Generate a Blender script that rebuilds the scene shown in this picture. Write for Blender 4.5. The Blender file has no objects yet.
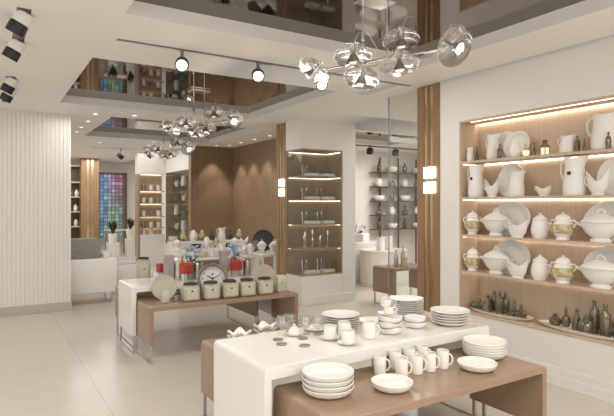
import bpy, bmesh, math, random
from mathutils import Vector, Matrix, Euler
random.seed(7)
PI = math.pi
FACE = -PI/2          # turns local +X to world -Y
S = bpy.context.scene
C = S.collection

# ------------------------------------------------------------------ camera, world, light, exposure
cam_d = bpy.data.cameras.new('camera')
cam = bpy.data.objects.new('camera', cam_d)
C.objects.link(cam)
cam.location = (0, 0, 1.65)
cam.rotation_euler = (PI/2, 0, -math.radians(31.637))
cam_d.sensor_width = 36
cam_d.lens = 522.0/614.0*36
cam_d.shift_y = -3.7/614.0
cam_d.clip_start = 0.05
S.camera = cam

W = bpy.data.worlds.new('world')
S.world = W
W.use_nodes = True
bg = W.node_tree.nodes['Background']
bg.inputs[0].default_value = (1.0, 0.972, 0.94, 1)
bg.inputs[1].default_value = 0.86

S.view_settings.view_transform = 'Standard'
S.view_settings.look = 'None'
S.view_settings.gamma = 1
S.view_settings.use_curve_mapping = False
S.view_settings.exposure = 0.66

WARM = (1.0, 0.962, 0.925)
def light(kind, name, loc, power, rot=(0, 0, 0), size=0.1, size_y=None, color=WARM, angle=60, blend=0.6):
    d = bpy.data.lights.new(name, kind)
    d.energy = power
    d.color = color
    if kind == 'AREA':
        d.shape = 'RECTANGLE'
        d.size = size
        d.size_y = size_y or size
    else:
        d.shadow_soft_size = size
    if kind == 'SPOT':
        d.spot_size = math.radians(angle)
        d.spot_blend = blend
    o = bpy.data.objects.new(name, d)
    C.objects.link(o)
    o.location = loc
    o.rotation_euler = rot
    return o
CEIL = 3.05
# area fill lights added under the ceiling to brighten the shop, not real fittings
light('AREA', 'ceiling_fill_light', (1.6, -0.4, 3.0), 82, size=4.4, size_y=2.6)
light('AREA', 'ceiling_fill_light', (2.3, 4.25, 3.0), 20, size=2.8, size_y=0.5)
light('AREA', 'ceiling_fill_light', (2.3, 8.32, 3.0), 17, size=2.8, size_y=0.7)
light('AREA', 'ceiling_fill_light', (-1.6, 5.0, 3.0), 26, size=3.0, size_y=6.0)
light('AREA', 'ceiling_fill_light', (2.2, 13.0, 3.0), 30, size=3.6, size_y=2.4)
light('AREA', 'ceiling_fill_light', (7.3, 6.9, 3.0), 50, size=2.6, size_y=2.2)
light('AREA', 'ceiling_fill_light', (8.6, 8.9, 3.0), 42, size=1.8, size_y=1.2)
light('AREA', 'ceiling_fill_light', (2.5, 16.0, 3.0), 50, size=3.6, size_y=1.8)

# ------------------------------------------------------------------ materials
def new_mat(name, color, rough=0.5, metal=0.0, spec=0.5, coat=0.0, emit=None, emit_s=0.0, var=0.0, scale=4.0, stretch=(1, 1, 1), detail=4.0, color2=None, trans=0.0, ior=1.45, bump=0.0):
    m = bpy.data.materials.new(name)
    m.use_nodes = True
    nt = m.node_tree
    b = nt.nodes['Principled BSDF']
    b.inputs['Base Color'].default_value = (*color, 1)
    b.inputs['Roughness'].default_value = rough
    b.inputs['Metallic'].default_value = metal
    b.inputs['Specular IOR Level'].default_value = spec
    b.inputs['Coat Weight'].default_value = coat
    b.inputs['Transmission Weight'].default_value = trans
    b.inputs['IOR'].default_value = ior
    if emit:
        b.inputs['Emission Color'].default_value = (*emit, 1)
        b.inputs['Emission Strength'].default_value = emit_s
    if var > 0 or color2:
        tc = nt.nodes.new('ShaderNodeTexCoord')
        mp = nt.nodes.new('ShaderNodeMapping')
        mp.inputs['Scale'].default_value = stretch
        nz = nt.nodes.new('ShaderNodeTexNoise')
        nz.inputs['Scale'].default_value = scale
        nz.inputs['Detail'].default_value = detail
        cr = nt.nodes.new('ShaderNodeValToRGB')
        c2 = color2 or tuple(c*(1-var) for c in color)
        cr.color_ramp.elements[0].color = (*c2, 1)
        cr.color_ramp.elements[0].position = 0.35
        cr.color_ramp.elements[1].color = (*color, 1)
        cr.color_ramp.elements[1].position = 0.65
        nt.links.new(tc.outputs['Object'], mp.inputs['Vector'])
        nt.links.new(mp.outputs['Vector'], nz.inputs['Vector'])
        nt.links.new(nz.outputs['Fac'], cr.inputs['Fac'])
        nt.links.new(cr.outputs['Color'], b.inputs['Base Color'])
        if bump > 0:
            bp = nt.nodes.new('ShaderNodeBump')
            bp.inputs['Strength'].default_value = bump
            bp.inputs['Distance'].default_value = 0.01
            nt.links.new(nz.outputs['Fac'], bp.inputs['Height'])
            nt.links.new(bp.outputs['Normal'], b.inputs['Normal'])
    return m

M = {}
M['paint'] = new_mat('white_paint', (0.80, 0.77, 0.72), 0.55, var=0.02, scale=2)
M['ceil'] = new_mat('ceiling_paint', (0.90, 0.875, 0.835), 0.6, var=0.015, scale=1)
M['lacquer'] = new_mat('white_lacquer', (0.85, 0.825, 0.78), 0.22, coat=0.3, var=0.015, scale=2)
M['porcelain'] = new_mat('white_porcelain', (0.86, 0.83, 0.77), 0.22, coat=0.2, var=0.01, scale=5)
M['matte_china'] = new_mat('matt_white_china', (0.82, 0.795, 0.75), 0.42, var=0.015, scale=5)
M['wood_wall'] = new_mat('brown_veneer', (0.285, 0.188, 0.112), 0.42, color2=(0.243, 0.158, 0.092), scale=9, stretch=(3, 3, 0.15), detail=6)
M['wood_col'] = new_mat('column_veneer', (0.32, 0.197, 0.108), 0.4, color2=(0.26, 0.16, 0.086), scale=9, stretch=(4, 4, 0.2), detail=6)
M['wood_niche'] = new_mat('light_oak', (0.60, 0.465, 0.345), 0.45, color2=(0.545, 0.415, 0.30), scale=8, stretch=(4, 4, 0.25), detail=6)
M['wood_table'] = new_mat('tan_lacquer', (0.335, 0.228, 0.15), 0.26, coat=0.2, color2=(0.312, 0.211, 0.138), scale=6, stretch=(0.4, 4, 4), detail=4)
M['brass'] = new_mat('brushed_brass', (0.72, 0.565, 0.37), 0.22, metal=1.0)
M['steel'] = new_mat('brushed_steel', (0.55, 0.53, 0.5), 0.28, metal=1.0)
M['chrome'] = new_mat('polished_chrome', (0.80, 0.79, 0.77), 0.06, metal=1.0)
M['black'] = new_mat('black_enamel', (0.022, 0.02, 0.019), 0.35)
M['track'] = new_mat('dark_channel', (0.20, 0.175, 0.15), 0.5)
M['bronze_glass'] = new_mat('smoked_olive_glass', (0.20, 0.17, 0.115), 0.2, metal=0.4, coat=0.4, var=0.45, scale=30)
M['mirror'] = new_mat('smoked_mirror', (0.19, 0.165, 0.145), 0.03, metal=1.0)
M['glass'] = new_mat('clear_glass', (0.97, 0.97, 0.96), 0.0, trans=1.0, ior=1.46)
M['led'] = new_mat('led_strip', (1, 0.9, 0.75), 0.5, emit=(1.0, 0.90, 0.77), emit_s=7.5)
M['lamp'] = new_mat('lamp_lens', (1, 0.95, 0.88), 0.5, emit=(1.0, 0.90, 0.76), emit_s=6)
M['bulb'] = new_mat('frosted_bulb', (1, 0.95, 0.88), 0.5, emit=(1.0, 0.92, 0.80), emit_s=1.6)
M['wall_lamp'] = new_mat('wall_lamp_glass', (1, 0.93, 0.82), 0.5, emit=(1.0, 0.89, 0.70), emit_s=1.5)
M['led_soft'] = new_mat('dim_led_strip', (1, 0.9, 0.8), 0.5, emit=(1.0, 0.83, 0.63), emit_s=1.8)
M['led_case'] = new_mat('showcase_led_strip', (1, 0.9, 0.8), 0.5, emit=(1.0, 0.80, 0.58), emit_s=3.0)
M['downlight'] = new_mat('downlight_lens', (1, 0.95, 0.88), 0.5, emit=(1.0, 0.92, 0.80), emit_s=1.3)
M['sage'] = new_mat('sage_ceramic', (0.53, 0.49, 0.365), 0.3, var=0.12, scale=6)
M['sage_label'] = new_mat('cream_label', (0.58, 0.55, 0.445), 0.45)
M['lid'] = new_mat('dark_walnut_lid', (0.045, 0.034, 0.028), 0.55, var=0.2, scale=10)
M['red'] = new_mat('red_glaze', (0.44, 0.052, 0.036), 0.3, var=0.1, scale=6)
M['lilac'] = new_mat('grey_lilac_card', (0.40, 0.36, 0.37), 0.6, var=0.05, scale=4)
M['blue'] = new_mat('blue_petals', (0.22, 0.40, 0.66), 0.6, color2=(0.62, 0.72, 0.84), scale=22)
M['leaf'] = new_mat('dark_green_leaf', (0.07, 0.10, 0.045), 0.5, var=0.4, scale=12)
M['greystone'] = new_mat('grey_upholstery', (0.30, 0.285, 0.26), 0.7, var=0.15, scale=14, bump=0.2)
M['gold'] = new_mat('antique_gold', (0.40, 0.32, 0.15), 0.45, metal=0.25, color2=(0.64, 0.56, 0.36), scale=26, detail=3, bump=0.6)
M['amber'] = new_mat('amber_liquid', (0.50, 0.27, 0.05), 0.2, coat=0.4)
M['clock_face'] = new_mat('white_clock_face', (0.74, 0.72, 0.66), 0.5)
M['pewter'] = new_mat('pewter_grey', (0.30, 0.28, 0.25), 0.35, metal=0.6, var=0.15, scale=10)
M['dark_shelf'] = new_mat('dark_shelf_wood', (0.14, 0.10, 0.07), 0.4, var=0.2, scale=8, stretch=(0.3, 3, 3))
M['cabinet_back'] = new_mat('taupe_panel', (0.36, 0.265, 0.18), 0.4, var=0.1, scale=5, stretch=(3, 3, 0.2))
M['teal'] = new_mat('teal_glass', (0.12, 0.28, 0.28), 0.2)
M['sill'] = new_mat('grey_plinth', (0.52, 0.475, 0.42), 0.35, var=0.04, scale=3)
M['candle'] = new_mat('cream_candle', (0.85, 0.80, 0.62), 0.5, emit=(1, 0.85, 0.55), emit_s=0.35)

def thin_glass(name, tint=(0.95, 0.96, 0.95), refl=0.10, fres=0.5):
    m = bpy.data.materials.new(name)
    m.use_nodes = True
    nt = m.node_tree
    nt.nodes.clear()
    out = nt.nodes.new('ShaderNodeOutputMaterial')
    mix = nt.nodes.new('ShaderNodeMixShader')
    tr = nt.nodes.new('ShaderNodeBsdfTransparent')
    tr.inputs[0].default_value = (*tint, 1)
    gl = nt.nodes.new('ShaderNodeBsdfGlossy')
    gl.inputs['Roughness'].default_value = 0.02
    lw = nt.nodes.new('ShaderNodeLayerWeight')
    lw.inputs[0].default_value = 0.25
    mt = nt.nodes.new('ShaderNodeMath')
    mt.operation = 'MULTIPLY_ADD'
    mt.inputs[1].default_value = fres
    mt.inputs[2].default_value = refl
    nt.links.new(lw.outputs['Fresnel'], mt.inputs[0])
    nt.links.new(mt.outputs[0], mix.inputs[0])
    nt.links.new(tr.outputs[0], mix.inputs[1])
    nt.links.new(gl.outputs[0], mix.inputs[2])
    nt.links.new(mix.outputs[0], out.inputs[0])
    return m
M['pane'] = thin_glass('glass_pane', refl=0.02)
M['partition'] = thin_glass('clear_partition', refl=0.03, fres=0.06)
M['crystal'] = thin_glass('thin_crystal', tint=(0.96, 0.96, 0.95), refl=0.15, fres=0.30)
def clear_shade():
    m = bpy.data.materials.new('clear_lamp_glass')
    m.use_nodes = True
    nt = m.node_tree
    nt.nodes.clear()
    out = nt.nodes.new('ShaderNodeOutputMaterial')
    mix = nt.nodes.new('ShaderNodeMixShader')
    mix.inputs[0].default_value = 0.42
    tr = nt.nodes.new('ShaderNodeBsdfTransparent')
    tr.inputs[0].default_value = (0.97, 0.97, 0.965, 1)
    gl = nt.nodes.new('ShaderNodeBsdfGlass')
    gl.inputs['IOR'].default_value = 1.45
    gl.inputs['Roughness'].default_value = 0.0
    nt.links.new(tr.outputs[0], mix.inputs[1])
    nt.links.new(gl.outputs[0], mix.inputs[2])
    nt.links.new(mix.outputs[0], out.inputs[0])
    return m
M['shade'] = clear_shade()

def floor_mat():
    m = bpy.data.materials.new('polished_floor_tile')
    m.use_nodes = True
    nt = m.node_tree
    b = nt.nodes['Principled BSDF']
    tc = nt.nodes.new('ShaderNodeTexCoord')
    mp = nt.nodes.new('ShaderNodeMapping')
    mp.inputs['Location'].default_value = (0.35, 0.1, 0)
    br = nt.nodes.new('ShaderNodeTexBrick')
    br.offset = 0
    br.inputs['Color1'].default_value = (0.66, 0.61, 0.54, 1)
    br.inputs['Color2'].default_value = (0.64, 0.595, 0.525, 1)
    br.inputs['Mortar'].default_value = (0.50, 0.46, 0.40, 1)
    br.inputs['Scale'].default_value = 1
    br.inputs['Brick Width'].default_value = 1.2
    br.inputs['Row Height'].default_value = 1.2
    br.inputs['Mortar Size'].default_value = 0.0035
    nz = nt.nodes.new('ShaderNodeTexNoise')
    nz.inputs['Scale'].default_value = 1.6
    nz.inputs['Detail'].default_value = 6
    mx = nt.nodes.new('ShaderNodeMixRGB')
    mx.blend_type = 'MULTIPLY'
    mx.inputs[0].default_value = 0.10
    nt.links.new(tc.outputs['Object'], mp.inputs[0])
    nt.links.new(mp.outputs[0], br.inputs['Vector'])
    nt.links.new(tc.outputs['Object'], nz.inputs['Vector'])
    nt.links.new(br.outputs['Color'], mx.inputs[1])
    nt.links.new(nz.outputs['Fac'], mx.inputs[2])
    nt.links.new(mx.outputs[0], b.inputs['Base Color'])
    b.inputs['Roughness'].default_value = 0.24
    b.inputs['Specular IOR Level'].default_value = 0.45
    return m
M['floor'] = floor_mat()

def screen_mat():
    m = bpy.data.materials.new('colour_tile_screen')
    m.use_nodes = True
    nt = m.node_tree
    b = nt.nodes['Principled BSDF']
    tc = nt.nodes.new('ShaderNodeTexCoord')
    sn = nt.nodes.new('ShaderNodeVectorMath')
    sn.operation = 'SNAP'
    sn.inputs[1].default_value = (0.12, 0.12, 0.12)
    nt.links.new(tc.outputs['Object'], sn.inputs[0])
    nz = nt.nodes.new('ShaderNodeTexWhiteNoise')
    nt.links.new(sn.outputs[0], nz.inputs['Vector'])
    sx = nt.nodes.new('ShaderNodeSeparateXYZ')
    nt.links.new(sn.outputs[0], sx.inputs[0])
    # the picture on the screen: blue at the left, red at the upper right, green at the lower middle
    def ramp(sock, lo, hi, stops):
        mr = nt.nodes.new('ShaderNodeMapRange')
        mr.inputs['From Min'].default_value = lo
        mr.inputs['From Max'].default_value = hi
        r_ = nt.nodes.new('ShaderNodeValToRGB')
        el = r_.color_ramp.elements
        for n_, (ps, cl) in enumerate(stops):
            e = el[n_] if n_ < 2 else el.new(ps)
            e.position = ps
            e.color = (*cl, 1)
        nt.links.new(sock, mr.inputs['Value'])
        nt.links.new(mr.outputs[0], r_.inputs['Fac'])
        return r_
    top = ramp(sx.outputs['X'], 0.08, 1.0, [(0.0, (0.10, 0.14, 0.20)), (1.0, (0.14, 0.10, 0.11)), (0.25, (0.22, 0.34, 0.58)), (0.5, (0.40, 0.30, 0.55)), (0.75, (0.58, 0.20, 0.26))])
    low = ramp(sx.outputs['X'], 0.08, 1.0, [(0.0, (0.10, 0.14, 0.18)), (1.0, (0.12, 0.14, 0.13)), (0.25, (0.20, 0.36, 0.50)), (0.5, (0.30, 0.46, 0.28)), (0.75, (0.26, 0.38, 0.34))])
    hz = nt.nodes.new('ShaderNodeMapRange')
    hz.inputs['From Min'].default_value = 1.3
    hz.inputs['From Max'].default_value = 2.4
    nt.links.new(sx.outputs['Z'], hz.inputs['Value'])
    cm = nt.nodes.new('ShaderNodeMixRGB')
    nt.links.new(hz.outputs[0], cm.inputs[0])
    nt.links.new(low.outputs[0], cm.inputs[1])
    nt.links.new(top.outputs[0], cm.inputs[2])
    nv = nt.nodes.new('ShaderNodeMapRange')
    nv.inputs['To Min'].default_value = 0.5
    nv.inputs['To Max'].default_value = 1.25
    nt.links.new(nz.outputs['Value'], nv.inputs['Value'])
    cr = nt.nodes.new('ShaderNodeMixRGB')
    cr.blend_type = 'MULTIPLY'
    cr.inputs[0].default_value = 1
    nt.links.new(cm.outputs[0], cr.inputs[1])
    nt.links.new(nv.outputs[0], cr.inputs[2])
    br = nt.nodes.new('ShaderNodeTexBrick')
    br.offset = 0
    br.inputs['Color1'].default_value = (1, 1, 1, 1)
    br.inputs['Color2'].default_value = (0.75, 0.75, 0.75, 1)
    br.inputs['Mortar'].default_value = (0.25, 0.25, 0.27, 1)
    br.inputs['Scale'].default_value = 1
    br.inputs['Brick Width'].default_value = 0.12
    br.inputs['Row Height'].default_value = 0.12
    br.inputs['Mortar Size'].default_value = 0.012
    sp = nt.nodes.new('ShaderNodeSeparateXYZ')
    cb = nt.nodes.new('ShaderNodeCombineXYZ')
    nt.links.new(tc.outputs['Object'], sp.inputs[0])
    nt.links.new(sp.outputs['X'], cb.inputs['X'])
    nt.links.new(sp.outputs['Z'], cb.inputs['Y'])
    nt.links.new(cb.outputs[0], br.inputs['Vector'])
    mx = nt.nodes.new('ShaderNodeMixRGB')
    mx.blend_type = 'MULTIPLY'
    mx.inputs[0].default_value = 1
    nt.links.new(cr.outputs[0], mx.inputs[1])
    nt.links.new(br.outputs[0], mx.inputs[2])
    nt.links.new(mx.outputs[0], b.inputs['Emission Color'])
    b.inputs['Emission Strength'].default_value = 0.62
    b.inputs['Base Color'].default_value = (0.02, 0.02, 0.02, 1)
    return m
M['screen'] = screen_mat()

# ------------------------------------------------------------------ mesh helpers
def BM():
    return bmesh.new()
def box(bm, x0, x1, y0, y1, z0, z1, bev=0.0, seg=2):
    vs = [bm.verts.new(p) for p in ((x0, y0, z0), (x1, y0, z0), (x1, y1, z0), (x0, y1, z0), (x0, y0, z1), (x1, y0, z1), (x1, y1, z1), (x0, y1, z1))]
    fs = [bm.faces.new([vs[i] for i in q]) for q in ((0, 3, 2, 1), (4, 5, 6, 7), (0, 1, 5, 4), (1, 2, 6, 5), (2, 3, 7, 6), (3, 0, 4, 7))]
    if bev > 0:
        es = list({e for f in fs for e in f.edges})
        bmesh.ops.bevel(bm, geom=es, offset=bev, segments=seg, affect='EDGES', profile=0.5)
    return bm
def lathe(bm, prof, n=28, mat=None, sx=1.0, sy=1.0, fn=None):
    rings = []
    for r, z in prof:
        if r < 1e-6:
            rings.append([bm.verts.new((0, 0, z))])
        else:
            rings.append([bm.verts.new((r*sx*math.cos(2*PI*k/n), r*sy*math.sin(2*PI*k/n), z)) for k in range(n)])
    for a, b in zip(rings, rings[1:]):
        for k in range(n):
            k2 = (k+1) % n
            if len(a) == 1 and len(b) == 1:
                continue
            if len(a) == 1:
                bm.faces.new((a[0], b[k2], b[k]))
            elif len(b) == 1:
                bm.faces.new((a[k], a[k2], b[0]))
            else:
                bm.faces.new((a[k], a[k2], b[k2], b[k]))
    vs = [v for r in rings for v in r]
    if fn:
        for v in vs:
            v.co = Vector(fn(v.co))
    if mat is not None:
        for v in vs:
            v.co = mat @ v.co
    return bm
def tube(bm, pts, r, n=8, closed=False, mat=None):
    pts = [Vector(p) for p in pts]
    rings = []
    N = len(pts)
    up = Vector((0, 0, 1))
    prev = None
    for i, p in enumerate(pts):
        if closed:
            t = pts[(i+1) % N]-pts[i-1]
        else:
            t = pts[min(i+1, N-1)]-pts[max(i-1, 0)]
        t.normalize()
        if prev is None:
            a = t.cross(up)
            if a.length < 1e-3:
                a = t.cross(Vector((1, 0, 0)))
        else:
            a = prev - t*prev.dot(t)
        a.normalize()
        prev = a
        b = t.cross(a)
        rr = r[i] if isinstance(r, (list, tuple)) else r
        rings.append([bm.verts.new(p + (a*math.cos(2*PI*k/n) + b*math.sin(2*PI*k/n))*rr) for k in range(n)])
    pairs = list(zip(rings, rings[1:])) + ([(rings[-1], rings[0])] if closed else [])
    for a, b in pairs:
        for k in range(n):
            bm.faces.new((a[k], a[(k+1) % n], b[(k+1) % n], b[k]))
    if not closed:
        bm.faces.new(rings[0][::-1])
        bm.faces.new(rings[-1])
    if mat is not None:
        for rg in rings:
            for v in rg:
                v.co = mat @ v.co
    return bm
def arc(cx, cz, rx, rz, a0, a1, n=9, y=0.0):
    return [(cx+rx*math.cos(math.radians(a0+(a1-a0)*i/(n-1))), y, cz+rz*math.sin(math.radians(a0+(a1-a0)*i/(n-1)))) for i in range(n)]
def obj(name, bm, mat, parent=None, sharp=35):
    bmesh.ops.recalc_face_normals(bm, faces=bm.faces)
    me = bpy.data.meshes.new(name)
    bm.to_mesh(me)
    bm.free()
    me.materials.append(M[mat] if isinstance(mat, str) else mat)
    me.shade_smooth()
    me.set_sharp_from_angle(angle=math.radians(sharp))
    o = bpy.data.objects.new(name, me)
    C.objects.link(o)
    if parent:
        o.parent = parent
    return o
def tag(o, label, cat, group=None, loc=None, rz=None):
    o['label'] = label
    o['category'] = cat
    if group:
        o['group'] = group
    if loc is not None:
        o.location = loc
    if rz is not None:
        o.rotation_euler = (0, 0, rz)
    return o
def thing(name, label, cat, loc=(0, 0, 0), rz=0.0, group=None):
    o = bpy.data.objects.new(name, None)
    o.empty_display_size = 0.05
    C.objects.link(o)
    return tag(o, label, cat, group, loc, rz)
def struct(name, bm, mat):
    o = obj(name, bm, mat)
    o['kind'] = 'structure'
    return o
def dup(root, label, loc, rz=0.0, group=None, scale=None):
    r = root.copy()
    C.objects.link(r)
    r['label'] = label
    if group:
        r['group'] = group
    r.location = loc
    r.rotation_euler = (0, 0, rz)
    if scale:
        r.scale = (scale, scale, scale)
    for ch in list(root.children):
        c = ch.copy()
        C.objects.link(c)
        c.parent = r
        for g in list(ch.children):
            d = g.copy()
            C.objects.link(d)
            d.parent = c
    return r
ORD = ['first', 'second', 'third', 'fourth', 'fifth', 'sixth', 'seventh', 'eighth', 'ninth', 'tenth', 'eleventh', 'twelfth']

# ------------------------------------------------------------------ the setting
b = BM(); box(b, -6, 11, -3, 19, -0.1, 0); struct('floor', b, 'floor')

holes = [(0.87, 3.78, 1.4, 3.965), (0.87, 3.71, 5.31, 7.90), (1.72, 4.40, 8.75, 11.44), (5.6, 8.2, 8.0, 9.6),
         (0.95, 4.30, 4.59, 4.675), (0.19, 0.285, 4.23, 5.33), (0.19, 0.285, 6.56, 8.3), (2.2, 4.1, 13.6, 13.7), (4.41, 4.44, -2, 4.30)]
xs = sorted({-6, 11} | {h[0] for h in holes} | {h[1] for h in holes})
ys = sorted({-3, 19} | {h[2] for h in holes} | {h[3] for h in holes})
b = BM()
for x0, x1 in zip(xs, xs[1:]):
    for y0, y1 in zip(ys, ys[1:]):
        cx, cy = (x0+x1)/2, (y0+y1)/2
        if any(h[0] < cx < h[1] and h[2] < cy < h[3] for h in holes):
            continue
        box(b, x0, x1, y0, y1, CEIL, CEIL+0.16)
bmesh.ops.remove_doubles(b, verts=b.verts, dist=1e-4)
struct('ceiling', b, 'ceil')
k = 1
for h in holes[:4]:
    b = BM(); box(b, h[0], h[1], h[2], h[3], CEIL+0.11, CEIL+0.15); struct('trim_%d' % k, b, 'mirror'); k += 1
for h in holes[4:]:
    b = BM(); box(b, h[0], h[1], h[2], h[3], CEIL+0.010, CEIL+0.05); struct('trim_%d' % k, b, 'track'); k += 1

# ribbed white wall on the left
b = BM(); box(b, -6, 1.138, 8.885, 9.05, 0, CEIL)
x = 1.138-0.050
while x > -2.5:
    box(b, x, x+0.050, 8.878, 8.887, 0.13, CEIL, 0.004, 1)
    x -= 0.058
struct('wall_left', b, 'paint')
b = BM(); box(b, -6, 1.15, 8.845, 8.886, 0, 0.13, 0.004, 1); struct('baseboard_left', b, 'sill')

# right wall with the niche
NX, NY0, NY1 = 4.44, 1.35, 4.015
SH = [2.118, 1.728, 1.322, 0.925, 0.495]
NTOP = 2.562
b = BM()
box(b, NX, 4.95, -3, NY0, 0, CEIL)
box(b, NX, 4.95, NY1, 4.295, 0, CEIL)
box(b, NX, 4.95, NY0, NY1, NTOP, CEIL)
box(b, NX, 4.95, NY0, NY1, 0, SH[4]-0.022)
box(b, 4.74, 4.95, NY0, NY1, SH[4]-0.022, NTOP)
struct('wall_right', b, 'paint')
b = BM(); box(b, NX-0.03, NX, -3, 4.295, 0, 0.10, 0.003, 1); box(b, NX-0.015, NX, -3, 4.295, 0.10, 0.17, 0.003, 1); struct('baseboard_right', b, 'paint')

# oak niche fitted in the wall : one shelf unit
nic = thing('display_niche', 'oak-lined wall niche with lit shelves of white china in the right-hand wall', 'shelf unit', (NX, NY0, 0))
L = NY1-NY0
b = BM(); box(b, 0.28, 0.30, 0, L, SH[4]-0.02, NTOP); obj('back_panel', b, 'wood_niche', nic)
b = BM(); box(b, 0.002, 0.28, L-0.02, L, SH[4], NTOP-0.02); obj('side_panel', b, 'wood_niche', nic)
b = BM(); box(b, 0.002, 0.28, 0, 0.02, SH[4], NTOP-0.02); obj('side_panel', b, 'wood_niche', nic)
b = BM(); box(b, 0.0, 0.25, 0, L, NTOP-0.02, NTOP); obj('top_panel', b, 'wood_niche', nic)
b = BM(); box(b, -0.012, 0.28, 0, L, SH[4]-0.022, SH[4], 0.003, 1); obj('bottom_board', b, 'wood_niche', nic)
b = BM(); box(b, 0.045, 0.052, 0.05, L-0.12, NTOP-0.025, NTOP-0.02); obj('led_strip', b, 'led_soft', nic)['label'] = 'glowing warm led strip under the top'
for i in range(4):
    z = SH[i]
    b = BM(); box(b, 0.004, 0.279, 0.02, L-0.02, z-0.026, z, 0.002, 1); s = obj('shelf', b, 'wood_niche', nic)
    b = BM(); box(b, 0.266, 0.278, 0.03, L-0.03, z-0.031, z-0.026); obj('led_strip', b, 'led', s)
    b = BM(); box(b, 0.04, 0.23, L-0.031, L-0.022, z-0.034, z-0.026); obj('led_strip', b, 'led_soft', s)
b = BM(); box(b, 0.254, 0.276, 0.03, L-0.03, NTOP-0.014, NTOP-0.004); obj('led_strip', b, 'led', nic)

# wooden columns with brass strips and twin lamps
def column(name, label, loc, rz, w, dpt, h, lampz):
    t = thing(name, label, 'column', loc, rz)
    b = BM()
    g = w*0.30
    box(b, 0, g, 0, dpt, 0, h)
    box(b, g, w-g, 0.02, dpt, 0, h)
    box(b, w-g, w, 0, dpt, 0, h)
    cw = w*0.10
    box(b, w/2-cw/2, w/2+cw/2, 0, 0.03, 0, h)
    obj('shaft', b, 'wood_col', t)
    for x0 in (g+0.004, w/2+cw/2+0.004):
        b = BM(); box(b, x0, x0+w*0.14, 0.008, 0.022, 0.02, h-0.02); obj('brass_strip', b, 'brass', t)
    if lampz:
        for z in lampz:
            b = BM(); box(b, w*.36, w*.86, -0.03, 0.0, z-0.066, z+0.066, 0.004, 1); obj('lamp_block', b, 'wall_lamp', t)['label'] = 'glowing square wall lamp'
    return t
column('wood_column', 'tall wooden column with brass strips beside the niche of white china', (NX-0.012, 4.655, 0), -PI/2, 0.36, 0.40, CEIL, (2.02, 1.845))
column('wood_column', 'wooden column with brass strips left of the glass showcase', (4.36, 8.10, 0), -PI/2, 0.34, 0.34, CEIL, (2.02, 1.855))
column('wood_column', 'distant wooden column by the colour-tiled screen', (2.46, 16.95, 0), 0, 0.50, 0.4, CEIL, None)

# block that holds the glass showcase
b = BM()
box(b, 4.358, 5.18, 7.25, 7.76, 2.56, CEIL)
box(b, 5.18, 5.45, 7.25, 8.10, 0, CEIL)
box(b, 4.72, 5.18, 7.76, 8.10, 0, CEIL)
struct('wall_pier', b, 'paint')
# brown veneer walls at the back
b = BM(); box(b, 5.24, 5.45, 8.10, 12.2, 0, CEIL); struct('wall_veneer', b, 'wood_wall')
b = BM(); box(b, 4.164, 5.24, 12.02, 12.2, 0, CEIL); struct('wall_back_veneer', b, 'wood_wall')
b = BM(); box(b, -6, 6.0, 18.4, 18.6, 0, CEIL); struct('wall_back', b, 'paint')
b = BM(); box(b, 4.9, 5.1, 12.2, 18.4, 0, CEIL); struct('wall_far_right', b, 'paint')
b = BM(); box(b, 4.95, 11, 4.4, 4.5, 0, CEIL); struct('wall_side_room', b, 'paint')
b = BM(); box(b, 5.45, 11, 10.9, 11.05, 0, CEIL); struct('wall_side_room_back', b, 'paint')
b = BM(); box(b, 10.9, 11, 4.5, 10.9, 0, CEIL); struct('wall_side_room_right', b, 'paint')
# glass screen across the passage to the side room
t = thing('glass_partition', 'clear glass partition panel next to the wood column, passage to side room', 'glass panel', (4.5, 4.665, 0))
b = BM(); box(b, 0, 0.012, 0, 0.60, 0.0, CEIL); obj('pane', b, 'partition', t)
b = BM(); box(b, -0.002, 0.014, 0.60, 0.606, 0.0, CEIL); obj('edge_strip', b, 'steel', t)

# ------------------------------------------------------------------ waterfall tables
def table(label, x0, x1, y0, y1, z, mat, pz=0.195, th=0.044, tt=0.044, leg_in=0.03):
    t = thing('waterfall_table', label, 'table', (x0, y0, 0))
    w, d = x1-x0, y1-y0
    b = BM()
    n = 6
    R = 0.03
    # a single bent slab: outline in XZ, extruded along Y
    def corner(cx, cz, r, a0, a1):
        return [(cx+r*math.cos(math.radians(a0+(a1-a0)*i/n)), cz+r*math.sin(math.radians(a0+(a1-a0)*i/n))) for i in range(n+1)]
    prof = [(0, pz)] + corner(R, z-R, R, 180, 90) + corner(w-R, z-R, R, 90, 0) + [(w, pz), (w-th, pz), (w-th, z-tt), (th, z-tt), (th, pz)]
    va = [b.verts.new((x, 0, zz)) for x, zz in prof]
    vb = [b.verts.new((x, d, zz)) for x, zz in prof]
    b.faces.new(va); b.faces.new(vb[::-1])
    N = len(prof)
    for i in range(N):
        b.faces.new((va[i], vb[i], vb[(i+1) % N], va[(i+1) % N]))
    bmesh.ops.recalc_face_normals(b, faces=b.faces)
    bmesh.ops.bevel(b, geom=[e for e in b.edges if (e.verts[0] in va and e.verts[1] in va) or (e.verts[0] in vb and e.verts[1] in vb)], offset=0.004, segments=1, affect='EDGES')
    obj('bent_top', b, mat, t)
    for xl in (th*0.5, w-th*0.5):
        b = BM()
        for yy in (leg_in, d-leg_in):
            box(b, xl-0.010, xl+0.010, yy-0.012, yy+0.012, 0, pz+0.002)
        box(b, xl-0.010, xl+0.010, leg_in, d-leg_in, 0, 0.014)
        obj('sled_leg', b, 'steel', t)
    return t
ZW, ZB = 0.7315, 0.5885
table('low tan waterfall table in front, with mugs and white bowl stacks on it', 1.43, 3.139, 2.09, 2.70, ZB, 'wood_table')
table('white waterfall table in front, crowded with plate stacks and cups', 1.329, 3.263, 2.605, 3.331, ZW, 'lacquer', th=0.046, tt=0.074).rotation_euler = (0, 0, 0.024)
table('low tan waterfall table behind the front white table', 1.429, 3.139, 3.22, 3.90, ZB, 'wood_table')
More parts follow.
